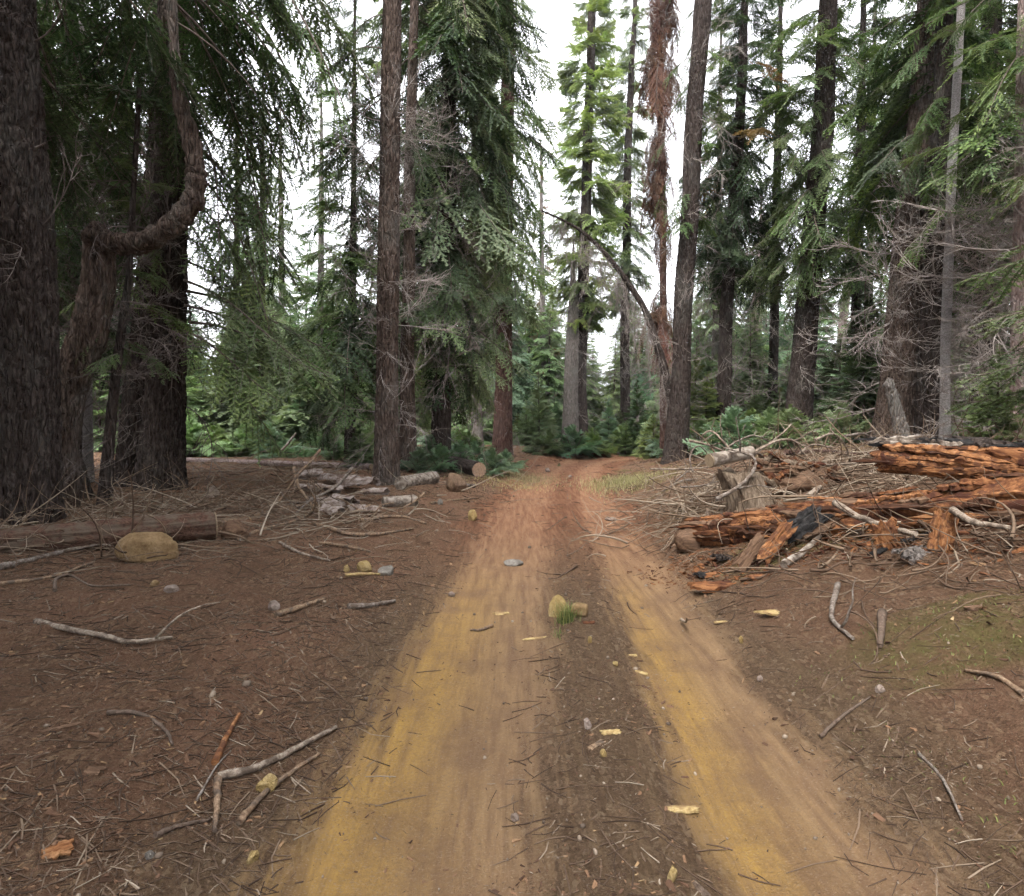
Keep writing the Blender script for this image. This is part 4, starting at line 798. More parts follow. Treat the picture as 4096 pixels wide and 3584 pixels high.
# ------------------------------------------------------------------ builders
def rock_part(w_, d_, h_, seed, facets=10, rough=0.14):
    bm = bmesh.new(); bmesh.ops.create_icosphere(bm, subdivisions=4, radius=1.0)
    V = np.array([v.co[:] for v in bm.verts]); T = np.array([[v.index for v in f.verts] for f in bm.faces]); bm.free()
    rng = np.random.default_rng(seed)
    for _ in range(facets):
        n = rng.normal(0, 1, 3); n /= np.linalg.norm(n); c = rng.uniform(0.55, 0.88); k = V @ n; m = k > c; V[m] -= n * ((k[m] - c) * 0.85)[:, None]
    V = V * (1 + rough * (fbm(V * 1.7 + seed, 4, seed)[:, None] - 0.5) * 2) + (fbm(V * 7 + seed, 3, seed + 4)[:, None] - 0.5) * 0.09
    return dict(V=V * np.array([w_ / 2, d_ / 2, h_ / 2]) + np.array([0, 0, h_ * 0.24]), T=T, M=None, C=None, S=np.ones(len(T), bool))
def rock(px, py, wpx, hpx, m, label, seed, rz=0.0, tilt=0.0, dr=0.8, name='rock'):
    b = G(px, py - hpx * 0.12); s = b[1] / FPX; d = rock_part(wpx * s, wpx * s * dr, hpx * s * 1.25, seed)
    o = place(name, d, [M[m]], label, 'rock', origin=np.zeros(3)); o.location = b; o.rotation_euler = (0, tilt, rz); return o
def on_ground(pts, rpx):
    g = np.array([G(x, y) for x, y in pts]); return g, rpx * g[:, 1].mean() / FPX
def stick(pts, rpx, m, label, name='stick', Y=None, taper=0.55, k=8, group=None, cat='stick', twigs=0, seed=1, lift=0.9):
    if Y is None: g, r = on_ground(pts, rpx); g[:, 2] += r * lift
    else:
        Y = np.broadcast_to(np.asarray(Y, float), (len(pts),)) if np.isscalar(Y) else np.asarray(Y, float)
        g = np.array([P(x, y, yy) for (x, y), yy in zip(pts, Y)]); r = rpx * Y.mean() / FPX
    c = smoothpath(g, 7) if len(g) > 2 else np.array([g[0] + (g[-1] - g[0]) * t for t in np.linspace(0, 1, 8)])
    rng = np.random.default_rng(seed); c[1:-1] += rng.normal(0, r * 0.10, (len(c) - 2, 3)); parts = [tube(c, r * np.linspace(1.05, taper, len(c)) * rng.uniform(.94, 1.06, len(c)), k, True, rough=0.10, seed=seed)]
    for i in range(twigs):
        j = rng.integers(2, len(c) - 2); dv = c[j+1] - c[j]; dv /= np.linalg.norm(dv); a = rng.normal(0, 1, 3); a[2] = abs(a[2]); a = a - dv * a.dot(dv); a /= np.linalg.norm(a); ln = r * rng.uniform(8, 22)
        q = [c[j]]; dd = dv * 0.7 + a
        for _ in range(5): dd = dd / np.linalg.norm(dd) + rng.normal(0, .16, 3); q.append(q[-1] + dd / np.linalg.norm(dd) * ln / 5)
        parts.append(tube(np.array(q), r * np.linspace(.5, .2, 6), 5, True))
    return place(name, join(parts), [M[m]], label, cat, group)
def slat(seed, L=0.6, W=0.06, H=0.025, n=12, rag=0.35):
    """a jagged splinter lying along x"""
    rng = np.random.default_rng(seed); x = np.linspace(-L/2, L/2, n); e = np.minimum(1, np.minimum(np.arange(n), np.arange(n)[::-1]) / 2.2 + 0.12)
    wl = W / 2 * e * (1 + rag * rng.normal(0, 1, n)); wr = W / 2 * e * (1 + rag * rng.normal(0, 1, n)); hh = H * e ** 0.5 * rng.uniform(.5, 1.3, n); zc = np.cumsum(rng.normal(0, H * 0.22, n)); zc -= zc.mean()
    V = np.stack([np.stack([x, -np.abs(wl), zc], 1), np.stack([x, np.abs(wr) * .9, zc - hh * .1], 1), np.stack([x + rng.normal(0, L * .01, n), np.abs(wr) * .55, zc + hh], 1), np.stack([x, -np.abs(wl) * .6, zc + hh * rng.uniform(.6, 1.1, n)], 1)], 1).reshape(-1, 3)
    i = np.arange(n - 1)[:, None] * 4; j = np.arange(4)[None, :]; j2 = (j + 1) % 4
    a, b, c, d = (i + j).ravel(), (i + j2).ravel(), (i + 4 + j2).ravel(), (i + 4 + j).ravel()
    T = np.concatenate([np.stack([a, b, c], 1), np.stack([a, c, d], 1), [[0, 2, 1], [0, 3, 2]], np.array([[0, 1, 2], [0, 2, 3]]) + (n - 1) * 4])
    return dict(V=V, T=T, M=None, C=None, S=None)
def sheet(seed, L=0.5, W=0.3, curl=1.2, th=0.012, nx=18, ny=11, rag=0.2):
    """a curled ragged plate of bark"""
    rng = np.random.default_rng(seed); u, v = np.meshgrid(np.linspace(-1, 1, nx), np.linspace(-1, 1, ny)); ed = 1 + rag * (fbm(np.stack([u * 3.5, v * 3.5, u * 0 + seed], -1).reshape(-1, 3), 3, seed).reshape(u.shape) - 0.5) * 2.6
    x = u * L / 2 * np.where(np.abs(v) > .9, .85, 1) * ed; a = v * curl * ed; r = W / (2 * max(curl, 0.2)); bumpz = (fbm(np.stack([u * 2, v * 5, u * 0 + seed], -1).reshape(-1, 3), 4, seed).reshape(u.shape) - .5) * W * .22
    Vt = np.stack([x, r * np.sin(a), r * np.cos(a) - r * math.cos(curl) + bumpz], -1).reshape(-1, 3); Vb = Vt.copy(); Vb[:, 2] -= th
    i = (np.arange(ny - 1)[:, None] * nx + np.arange(nx - 1)[None, :]).ravel(); q = np.stack([i, i + 1, i + nx + 1, i + nx], 1); m = nx * ny
    T = np.concatenate([q[:, [0, 1, 2]], q[:, [0, 2, 3]], q[:, [0, 2, 1]] + m, q[:, [0, 3, 2]] + m])
    rim = np.concatenate([np.arange(nx), np.arange(1, ny) * nx + nx - 1, (ny - 1) * nx + np.arange(nx - 2, -1, -1), np.arange(ny - 2, 0, -1) * nx]); r2 = np.roll(rim, -1)
    T = np.concatenate([T, np.stack([rim, rim + m, r2 + m], 1), np.stack([rim, r2 + m, r2], 1)])
    return dict(V=np.concatenate([Vt, Vb]), T=T, M=None, C=None, S=None)
SLAT = [slat(i, 0.6, 0.05 + 0.02 * (i % 3), 0.028) for i in range(8)]
_slm = {}
def slat_mesh(i, m):
    if (i, m) not in _slm: _slm[(i, m)] = mesh_of('splinter', SLAT[i], [M[m]])
    return _slm[(i, m)]
def frame(u, nrm):
    u = u / np.linalg.norm(u); nrm = nrm - u * nrm.dot(u); nrm /= np.linalg.norm(nrm); v = np.cross(nrm, u); return Matrix((( u[0], v[0], nrm[0]), (u[1], v[1], nrm[1]), (u[2], v[2], nrm[2])))
def log_body(a, b, ra, rb, seed, k=48, n=90, ridge=0.25, sag=0.0, rag=0.25):
    """a log from a to b: long ridges, ragged ends"""
    a = np.asarray(a, float); b = np.asarray(b, float); L = np.linalg.norm(b - a); s = np.linspace(0, 1, n); pts = a + (b - a) * s[:, None]; pts[:, 2] -= sag * np.sin(s * math.pi)
    r = ra + (rb - ra) * s; t = tube(pts, r, k, True); V = t['V'].copy(); th = np.tile(np.linspace(0, 2 * math.pi, k, endpoint=False), n); ss = np.repeat(s, k) * L
    c = np.stack([np.cos(th) * 3.2, np.sin(th) * 3.2, ss * 1.3], 1); q = fbm(c, 4, seed); q2 = np.abs(fbm(c * np.array([2.2, 2.2, .5]), 3, seed + 3) - .5) * 2
    ctr = np.repeat(pts, k, 0); rad = V[:n*k] - ctr
    V[:n*k] = ctr + rad * (1 + ridge * (q - .5) * 2 - ridge * .6 * (1 - np.minimum(1, q2 * 5)))[:, None]
    u = (b - a) / L
    if rag:
        e = np.minimum(ss, L - ss); f = np.clip(1 - e / 0.35, 0, 1); V[:n*k] += u * ((vnoise(np.stack([np.cos(th) * 4, np.sin(th) * 4, 0 * th + seed], 1), seed) - .5) * rag * f * np.where(ss < L/2, -1, 1))[:, None]
    t['V'] = V; return t
def splinters(t, org, a, b, ra, rb, n, mats, seed, phi=(-35, 115), side=(-1, -1), ls=(0.35, 1.25), jit=0.07):
    rng = np.random.default_rng(seed); a = np.asarray(a, float); b = np.asarray(b, float); u = (b - a) / np.linalg.norm(b - a)
    v = np.array([side[0], side[1], 0.0]); v -= u * v.dot(u); v /= np.linalg.norm(v); w_ = np.cross(u, v); w_ *= np.sign(w_[2])
    for i in range(n):
        s = rng.uniform(0.0, 1.0); ph = R(rng.uniform(*phi)); r = (ra + (rb - ra) * s) * rng.uniform(0.88, 1.12); nr = v * math.cos(ph) + w_ * math.sin(ph)
        p = a + (b - a) * s + nr * r - org; uu = u + rng.normal(0, jit, 3)
        mm = frame(uu * (1 if rng.random() < .5 else -1), nr + rng.normal(0, .25, 3)).to_euler()
        obj('splinter', slat_mesh(rng.integers(8), mats[rng.integers(len(mats))]), t, p, mm, np.array([rng.uniform(*ls), rng.uniform(.6, 1.5), rng.uniform(.6, 1.5)]))

# ------------------------------------------------------------------ right bank: rotten logs
A_ = np.array([2.18, 7.0, 0]); B_ = np.array([4.35, 4.35, 0]); A_[2] = zs(2.18, 7.0) + .12; B_[2] = zs(4.35, 4.35) + .12
t = thing('rotten_log', 'long crumbling orange brown rotten log lying across the right bank', 'log', A_ - (0, 0, .12))
org = A_ - (0, 0, .12)
d = log_body(A_, B_, .17, .30, 3, ridge=.3); d['V'] = d['V'] - org; obj('log_core', mesh_of('log_core', d, [M['rot']]), t)
splinters(t, org, A_, B_, .165, .29, 120, ['rot', 'rot_dark', 'rot_dark', 'rot', 'rot_brown', 'rot_lite'], 5, jit=.05)
kn = rock_part(.48, .4, .4, 12, 3, .22); obj('knotty_end', mesh_of('knotty_end', kn, [M['rot_brown']]), t, A_ - org + np.array([-.04, .0, -.16]))
sp_ = tube(np.array([[0, 0, 0], [0, 0, .09], [-.005, 0, .2]]), [.026, .022, .012], 6); obj('snapped_twig', mesh_of('snapped_twig', sp_, [M['stick_tan']]), t, A_ - org + np.array([.12, .02, .1]))
A2 = np.array([3.62, 5.75, 1.27]); B2 = np.array([4.9, 4.45, 1.22])
t = thing('rotten_slab', 'thick layered slab of orange rotten wood with black bark on top at right', 'log', A2 - (0, 0, .2)); org = A2 - (0, 0, .2)
d = log_body(A2, B2, .15, .17, 8, ridge=.3); V = d['V']; c_ = (A2 + B2) / 2; V[:, 2] = c_[2] + (V[:, 2] - c_[2]) * .8; d['V'] = V - org; obj('log_core', mesh_of('log_core', d, [M['rot']]), t)
splinters(t, org, A2, B2, .15, .17, 110, ['rot', 'rot_lite', 'rot_lite', 'rot_dark', 'rot'], 9, phi=(-50, 60))
splinters(t, org, A2 + (0, 0, .02), B2 + (0, 0, .02), .15, .17, 34, ['char', 'char', 'bark_dark'], 10, phi=(72, 120), ls=(.6, 1.6))
splinters(t, org, A2 + (0, 0, .03), A2 + (B2 - A2) * .3 + (0, 0, .03), .15, .15, 5, ['pale_log'], 14, phi=(55, 80), ls=(.4, .8))
A3 = np.array([4.3, 5.35, zs(4.3, 5.35) + .1]); B3 = np.array([5.4, 4.4, zs(5.4, 4.4) + .14])
d = log_body(A3, B3, .24, .34, 18, ridge=.3, rag=.5); place('charred_log', d, [M['char']], 'blackened log end in shadow beneath the orange rotten slab', 'log')
# loose slabs, chunks and bark pieces below the log
def plate(px, py, hpx, wpx, m, label, seed, lean=-25, roll=0, rz=0, dy=0.0, name='bark_piece', flat=False, group=None):
    b = G(px, py); s = b[1] / FPX; d = sheet(seed, hpx * s, wpx * s * 1.1, .35, wpx * s * .16, 22, 11, .34); o = place(name, d, [M[m]], label, 'wood piece', group, origin=np.zeros(3))
    if flat: o.rotation_euler = (R(roll), R(lean), R(rz)); o.location = b + (0, 0, wpx * s * .12)
    else: o.rotation_euler = Euler((R(90 + lean), R(-90 + roll), R(rz)), 'XYZ'); o.location = b + np.array([0, dy, hpx * s * .42])
    return o
plate(1886, 1108, 92, 40, 'rot_lite', 'upright orange slab of rotten wood with holes standing below the long log', 31, -18, 8)
plate(1772, 1106, 64, 42, 'rot_lite', 'tan bark scrap leaning left of the upright orange slab', 33, -25, -20)
plate(1552, 1118, 92, 26, 'rot_lite', 'orange tipped stick like slab leaning on the left end of the rotten log', 35, -28, 38)
plate(1500, 1135, 80, 26, 'rot_brown', 'brown slab leaning left of the mossy stick below the log', 36, -40, 40)
plate(1605, 1085, 92, 38, 'char', 'black cracked bark plate leaning against the middle of the rotten log', 39, -35, 55)
plate(1640, 1075, 70, 26, 'rot_brown', 'brown curled strip beside the black bark plate', 40, -40, 70)
plate(1440, 1172, 112, 40, 'rot', 'glowing orange chunk of rotten wood lowest on the right bank', 41, 0, 0, 8, flat=True)
plate(1525, 1145, 60, 16, 'rot_lite', 'small orange sliver right of the lowest orange chunk', 42, 0, 0, 12, flat=True)
plate(1410, 1150, 46, 26, 'char', 'small black bark scrap at the road side end of the rotten log', 43, 5, 0, 30, flat=True)
plate(1455, 1112, 70, 26, 'bark_dark', 'dark bark strip tucked under the knotty end of the log', 44, 4, 0, 20, flat=True)
plate(1930, 1075, 60, 24, 'rot', 'short orange wedge right of the upright slab', 45, 0, 0, -8, flat=True)
plate(1990, 1030, 110, 54, 'bark_grey', 'grey weathered bark plate at the right edge under the charred log', 46, 0, 20, -20, flat=True)
plate(1835, 1120, 110, 40, 'bark_grey', 'grey mossy bark strip left of the upright orange slab foot', 47, 0, 20, 25, flat=True)
plate(1548, 1226, 62, 22, 'chip_fresh', 'pale knobbly wood chunk on the right bank below the lowest orange chunk', 48, 0, 0, 14, flat=True)
plate(1450, 1243, 40, 8, 'chip_fresh', 'thin pale stick chip left of the knobbly wood chunk', 49, 0, 0, 4, flat=True)
plate(1955, 1218, 60, 14, 'rot_brown', 'brown flat stick on the mossy slope at the right edge', 50, 0, 0, 20, flat=True)
plate(105, 1706, 66, 34, 'rot_lite', 'single orange bark chip in the bottom left foreground', 51, 0, 10, 28, flat=True)
plate(185, 1542, 42, 22, 'rot_brown', 'small brown bark flake left of the crossed sticks', 52, 0, 8, -10, flat=True)
plate(120, 1458, 66, 12, 'rot_brown', 'long thin bark sliver at the far left of the foreground', 53, 0, 0, 35, flat=True)
plate(1355, 1620, 80, 19, 'chip_fresh', 'straight pale yellow wood chip lying square in the middle strip', 54, 0, 0, 2, flat=True)
plate(1072, 1277, 46, 9, 'chip_fresh', 'slim yellow wood chip in front of the two centre stones', 55, 0, 0, 14, flat=True)
plate(1003, 1228, 30, 11, 'chip_fresh', 'curved tan chip left of the two centre stones', 56, 0, 0, 10, flat=True)
plate(1192, 1490, 44, 12, 'stick_tan', 'tan chip slanting across the middle strip', 57, 0, 0, 42, flat=True)
plate(1222, 1466, 40, 16, 'chip_fresh', 'broad yellow chip next to the slanting tan chip', 58, 0, 0, 5, flat=True)
plate(1178, 1248, 22, 12, 'rot', 'small rust red chip below the right centre stone', 59, 0, 0, 5, flat=True)
plate(1265, 1310, 18, 9, 'chip_fresh', 'tiny yellow chip right of the middle strip pebbles', 60, 0, 0, 5, flat=True)
plate(1282, 1345, 26, 10, 'chip_fresh', 'small slanting yellow chip at the inner edge of the right rut', 61, 0, 0, -40, flat=True)
plate(1400, 1778, 46, 16, 'stick_brown', 'dark brown stick end at the bottom edge of the middle strip', 62, 0, 0, -65, flat=True)
# old stump with sawn log on top
bs = G(1512, 1012); t = thing('old_stump', 'weathered leaning grey stump with fibrous sides in the slash pile', 'stump', bs)
k, n_ = 72, 44; s = np.linspace(0, 1, n_); th = np.linspace(0, 2 * math.pi, k, endpoint=False); TH, S_ = np.meshgrid(th, s); rr = .25 + .13 * (1 - S_) ** 1.6
fib = fbm(np.stack([np.cos(TH) * 7, np.sin(TH) * 7, S_ * 1.2], -1).reshape(-1, 3), 4, 3).reshape(TH.shape); cr = 1 - np.minimum(1, np.abs(fbm(np.stack([np.cos(TH) * 4, np.sin(TH) * 4, S_ * .6], -1).reshape(-1, 3), 2, 9).reshape(TH.shape) - .5) * 14)
rr = rr + (fib - .5) * .07 - cr * .05; hh = .52 + (vnoise(np.stack([np.cos(TH) * 3, np.sin(TH) * 3, TH * 0], -1).reshape(-1, 3), 4).reshape(TH.shape) - .5) * .22
V = np.stack([rr * np.cos(TH) - .24 * S_, rr * np.sin(TH), S_ * hh - .12], -1).reshape(-1, 3); V = np.concatenate([V, [[-.24, 0, .40]]])
i = np.arange(n_ - 1)[:, None] * k; j = np.arange(k)[None, :]; j2 = (j + 1) % k; a, b_, c, d_ = (i + j).ravel(), (i + j2).ravel(), (i + k + j2).ravel(), (i + k + j).ravel(); jj = np.arange(k)
T = np.concatenate([np.stack([a, b_, c], 1), np.stack([a, c, d_], 1), np.stack([np.full(k, n_*k), (n_-1)*k + jj, (n_-1)*k + (jj+1) % k], 1)])
obj('stump_body', mesh_of('stump_body', dict(V=V, T=T, S=np.ones(len(T), bool)), [M['stump']]), t)
def cutlog(name, label, a, b, r, bark_m, cut_m, seed, rag=0.0, cat='log', k=30, ridge=.06, both=False):
    a = np.asarray(a, float); b = np.asarray(b, float); org = a - (0, 0, r); t = thing(name, label, cat, org)
    d = log_body(a, b, r, r * .95, seed, k=k, n=80, ridge=ridge, rag=rag); d['V'] = d['V'] - org; obj('bark', mesh_of('bark', d, [M[bark_m]]), t)
    u = (b - a) / np.linalg.norm(b - a); c = tube(np.array([-u * .012, u * .004]), [r * .93, r * .93], 26, True); c['S'][:] = False
    obj('cut_end', mesh_of('cut_end', c, [M[cut_m]]), t, a - org - u * .004); return t
ct = P(1420, 921, bs[1] - .12); cutlog('sawn_log', 'short sawn log resting on top of the weathered stump', ct, ct + np.array([.62, .28, .09]), .085, 'pale_log', 'cut', 4, ridge=.05)
bm_ = G(1590, 985); t = thing('rotten_stump', 'collapsed brown rotten stump mound right of the weathered stump', 'stump', bm_)
d = rock_part(.95, .8, .62, 21, 6, .25); obj('mound', mesh_of('mound', d, [M['rot_brown']]), t, (0, 0.1, -.1))
splinters(t, bm_, bm_ + (-.42, .1, .18), bm_ + (.45, .1, .15), .22, .24, 60, ['rot_brown', 'rot_brown', 'rot_dark', 'rot', 'stump'], 22, phi=(-20, 130), ls=(.3, .9), jit=.4)

# pale arched branches of the slash pile
ARC = [([(1432,998),(1470,978),(1498,955),(1511,930),(1503,912),(1480,904),(1462,905)], 5.0, 'thick looping pale branch curling in front of the weathered stump'),
 ([(1464,905),(1448,885),(1432,868),(1420,862),(1406,870),(1402,884)], 3.2, 'pale branch hooked over to the left above the sawn log'),
 ([(1378,881),(1410,888),(1442,900),(1462,908)], 3.4, 'straight pale branch pointing left over the sawn log'),
 ([(1386,944),(1380,922),(1384,902),(1398,892),(1414,904)], 2.6, 'small pale hoop of branch left of the sawn log'),
 ([(1492,914),(1530,892),(1562,880),(1590,883),(1606,908)], 3.8, 'pale arch of branch over the collapsed stump mound'),
 ([(1505,912),(1545,882),(1570,862),(1582,848)], 3.0, 'branch rising right in front of the stout fir'),
 ([(1448,898),(1480,880),(1508,871),(1542,884)], 2.6, 'thin pale arch right behind the sawn log'),
 ([(1598,908),(1622,890),(1652,893),(1684,906)], 2.6, 'low pale arch right of the collapsed stump mound'),
 ([(1630,880),(1665,868),(1690,890),(1702,930)], 3.2, 'pale branch bending down right in the middle of the bank top'),
 ([(1690,872),(1728,868),(1756,886),(1768,912)], 3.0, 'pale branch bending down below the dark bushy young fir'),
 ([(1612,966),(1650,944),(1692,934),(1740,928)], 4.2, 'pale pole lying up the bank above the rotten log'),
 ([(1650,930),(1720,926),(1790,918),(1840,912)], 3.0, 'long low pole along the bank top towards the orange slab'),
 ([(1362,974),(1398,972),(1438,962)], 2.6, 'short pale twig pointing at the stump from the road side'),
 ([(1300,938),(1370,938),(1440,932)], 2.6, 'long straight grey stick at the road side of the slash pile'),
 ([(1382,1000),(1410,985),(1438,968)], 2.8, 'pale twig slanting up to the foot of the stump'),
 ([(1352,962),(1380,940),(1412,925)], 2.2, 'grey twig left of the stump slanting right')]
for i, (pts, r, lab) in enumerate(ARC):
    y0 = bs[1] + (-.35 if i in (0,) else .1 + .14 * (i % 4)); stick(pts, r * .8, 'stick_pale' if i % 3 else 'stick_grey', lab, 'slash_branch', Y=y0 + np.linspace(0, .25, len(pts)) if i < 8 or i > 11 else [y0 + .3 * q for q in range(len(pts))], twigs=3, seed=i + 3, cat='branch')

# ------------------------------------------------------------------ left: log, boulder, bark heap
g1 = G(418, 1084); g0 = G(20, 1122); r_ = .165; a = np.array([g1[0], g1[1] + .12, g1[2] + .15]); b = np.array([g0[0] - .9, g0[1] + .05, g0[2] + .04])
cutlog('fallen_log', 'reddish brown weathered log with a cut end at the left roadside', a, b, r_, 'log_red', 'cut', 6, ridge=.2, k=64)
kb = a + np.array([.12, .25, -.1]); t = thing('root_chunk', 'gnarled grey brown root chunk behind the cut end of the reddish log', 'wood piece', kb - (0, 0, .1)); obj('knot', mesh_of('knot', rock_part(.3, .28, .34, 31, 5, .22), [M['rot_brown']]), t)
for i in range(6):
    q = [np.array([0, 0, .12])]; rng = np.random.default_rng(i); dd = np.array([rng.normal(.3, .5), -.5, -.1])
    for _ in range(6): dd = dd + np.array([rng.normal(0, .25), rng.normal(0, .2), -.18]); q.append(q[-1] + dd / np.linalg.norm(dd) * .06)
    obj('root', mesh_of('root', tube(np.array(q), np.linspace(.014, .004, 7), 6), [M['stick_grey']]), t)
rock(300, 1124, 122, 66, 'rock_ochre', 'large rounded ochre boulder in front of the reddish log', 3, .2, dr=.75, name='boulder')
ROCKS = [(730,1150,34,26,'rock_yellow','yellow angular stone on the left verge beside a flat grey one'),(773,1152,44,20,'rock_grey','flat pale grey stone right of the yellow angular stone'),(693,1147,15,17,'rock_yellow','small yellow pebble left of the yellow angular stone'),
 (945,1044,22,24,'rock_yellow','bright ochre stone standing alone on the left verge near the bend'),(908,984,50,40,'rock_brown','brown blocky rock beside the dark log end'),(343,1186,28,17,'rock_pink','pinkish stone right below the ochre boulder'),(308,1166,20,12,'rock_ochre','small tan pebble just under the ochre boulder'),
 (548,1213,32,22,'rock_pink','whitish stone at the end of a broken stick on the left verge'),(1112,1238,46,52,'rock_yellow','tall leaning yellowish stone in the middle of the track'),(1160,1233,48,28,'rock_ochre','low rounded tan stone right of the tall centre stone'),(1027,1132,44,13,'rock_grey','flat greenish grey stone between the ruts ahead'),
 (1482,1290,12,15,'rock_yellow','tiny pointed yellow stone on the right bank foot'),(1180,1288,13,16,'rock_yellow','pointed yellow pebble in front of the centre stones'),(1175,1458,18,24,'rock_pink','pale two tone pebble in the middle strip'),(1344,1770,24,38,'rock_yellow','pale egg shaped stone at the bottom of the middle strip'),
 (1230,1332,15,11,'rock_yellow','small yellow pebble in the strip by the right rut'),(1207,1512,18,16,'rock_yellow','rounded yellow pebble below the wood chips in the strip'),(1222,1042,26,8,'rock_pink','flat pale stone in the far right rut'),(902,1194,16,12,'rock_pink','small pale pebble at the edge of the left rut'),
 (535,1580,44,30,'rock_yellow','mottled yellow stone under the crossed sticks'),(505,1718,30,22,'rock_yellow','pale pebble left of the left rut near the bottom'),(300,1722,26,16,'rock_grey','dull grey pebble in the left foreground'),(1030,1648,18,22,'rock_pink','small pinkish pebble in the centre of the track'),
 (1760,1392,22,16,'rock_pink','dull stone on the right foreground slope'),(1520,1360,16,12,'rock_pink','small pink pebble beyond the outer edge of the right rut'),(1438,1002,22,16,'rock_grey','grey stone on the bank left of the stump foot'),(1926,850,34,36,'rock_pink','pale pinkish boulder among the saplings at far right'),
 (1095,945,14,9,'rock_pink','pale stone at the left edge of the far bend'),(880,1012,14,10,'rock_grey','small grey stone in the twigs by the brown blocky rock'),(1140,955,10,6,'rock_pink','tiny pale stone on the far road'),(425,1000,34,28,'rock_pink','rounded mauve stone behind the root chunk')]
for i, (x, y, w_, h_, m, lab) in enumerate(ROCKS): rock(x, y, w_, h_, m, lab, 40 + i, rz=i * .7, tilt=(.35 if i == 8 else 0), dr=.8)
# curled bark sheets in a heap
HEAP = [(640,985,80,44,20,'grey curled bark sheet at the back left of the bark heap'),(678,972,86,40,-20,'long pinkish bark sheet on top of the bark heap'),(715,985,92,38,-28,'pale bark sheet with a white patch at the right of the heap'),(652,1012,64,40,35,'tan bark sheet curling at the front left of the heap'),
 (690,1012,60,34,-40,'narrow bark curl in the middle of the heap'),(748,1002,58,26,-12,'small bark curl at the right end of the heap'),(728,1022,56,30,10,'rust stained bark sheet low at the front of the heap'),(664,1035,54,30,-35,'broken bark sheet lowest in the heap'),(618,970,50,34,30,'thin grey bark curl furthest left in the heap')]
for i, (x, y, L, W_, rz, lab) in enumerate(HEAP):
    b = G(x, y); s = b[1] / FPX; o = place('bark_sheet', sheet(i + 2, L * s, W_ * s * 1.2, 1.0 + .25 * (i % 3)), [M['bark_sheet']], lab, 'bark', origin=np.zeros(3)); o.location = b + (0, 0, .05 + .05 * (i % 3)); o.rotation_euler = (R(-22 + 9 * (i % 4)), R(6 - 5 * (i % 3)), R(rz))
def glog(px0, px1, rpx, name, label, bm, cm, seed, lift=.9, ridge=.08):
    a = G(*px0); b = G(*px1); r = rpx * a[1] / FPX; return cutlog(name, label, a + (0, 0, r * lift), b + (0, 0, r * lift), r, bm, cm, seed, ridge=ridge)
glog((868, 968), (800, 978), 13, 'pale_log', 'pale cracked log piece right of the roadside fir foot', 'pale_log', 'cut', 12)
glog((832, 1012), (766, 1014), 11, 'pale_log', 'short pale log in front of the roadside fir foot', 'pale_log', 'cut', 13)
glog((765, 962), (782, 940), 22, 'dark_log', 'round dark log butt with a pale lichen face at the roadside fir foot', 'bark_dark', 'cut', 14)
glog((958, 955), (900, 938), 16, 'dark_log', 'dark log with a pale rotten cut face left of the road bend', 'bark_dark', 'cut_rot', 15)
glog((900, 972), (950, 978), 4, 'thin_log', 'thin brown pole beside the brown blocky rock', 'bark', 'cut', 17)
glog((742, 940), (330, 921), 6, 'fallen_pole', 'long pale fallen trunk across the back of the left clearing', 'bark_pink', 'cut', 16)
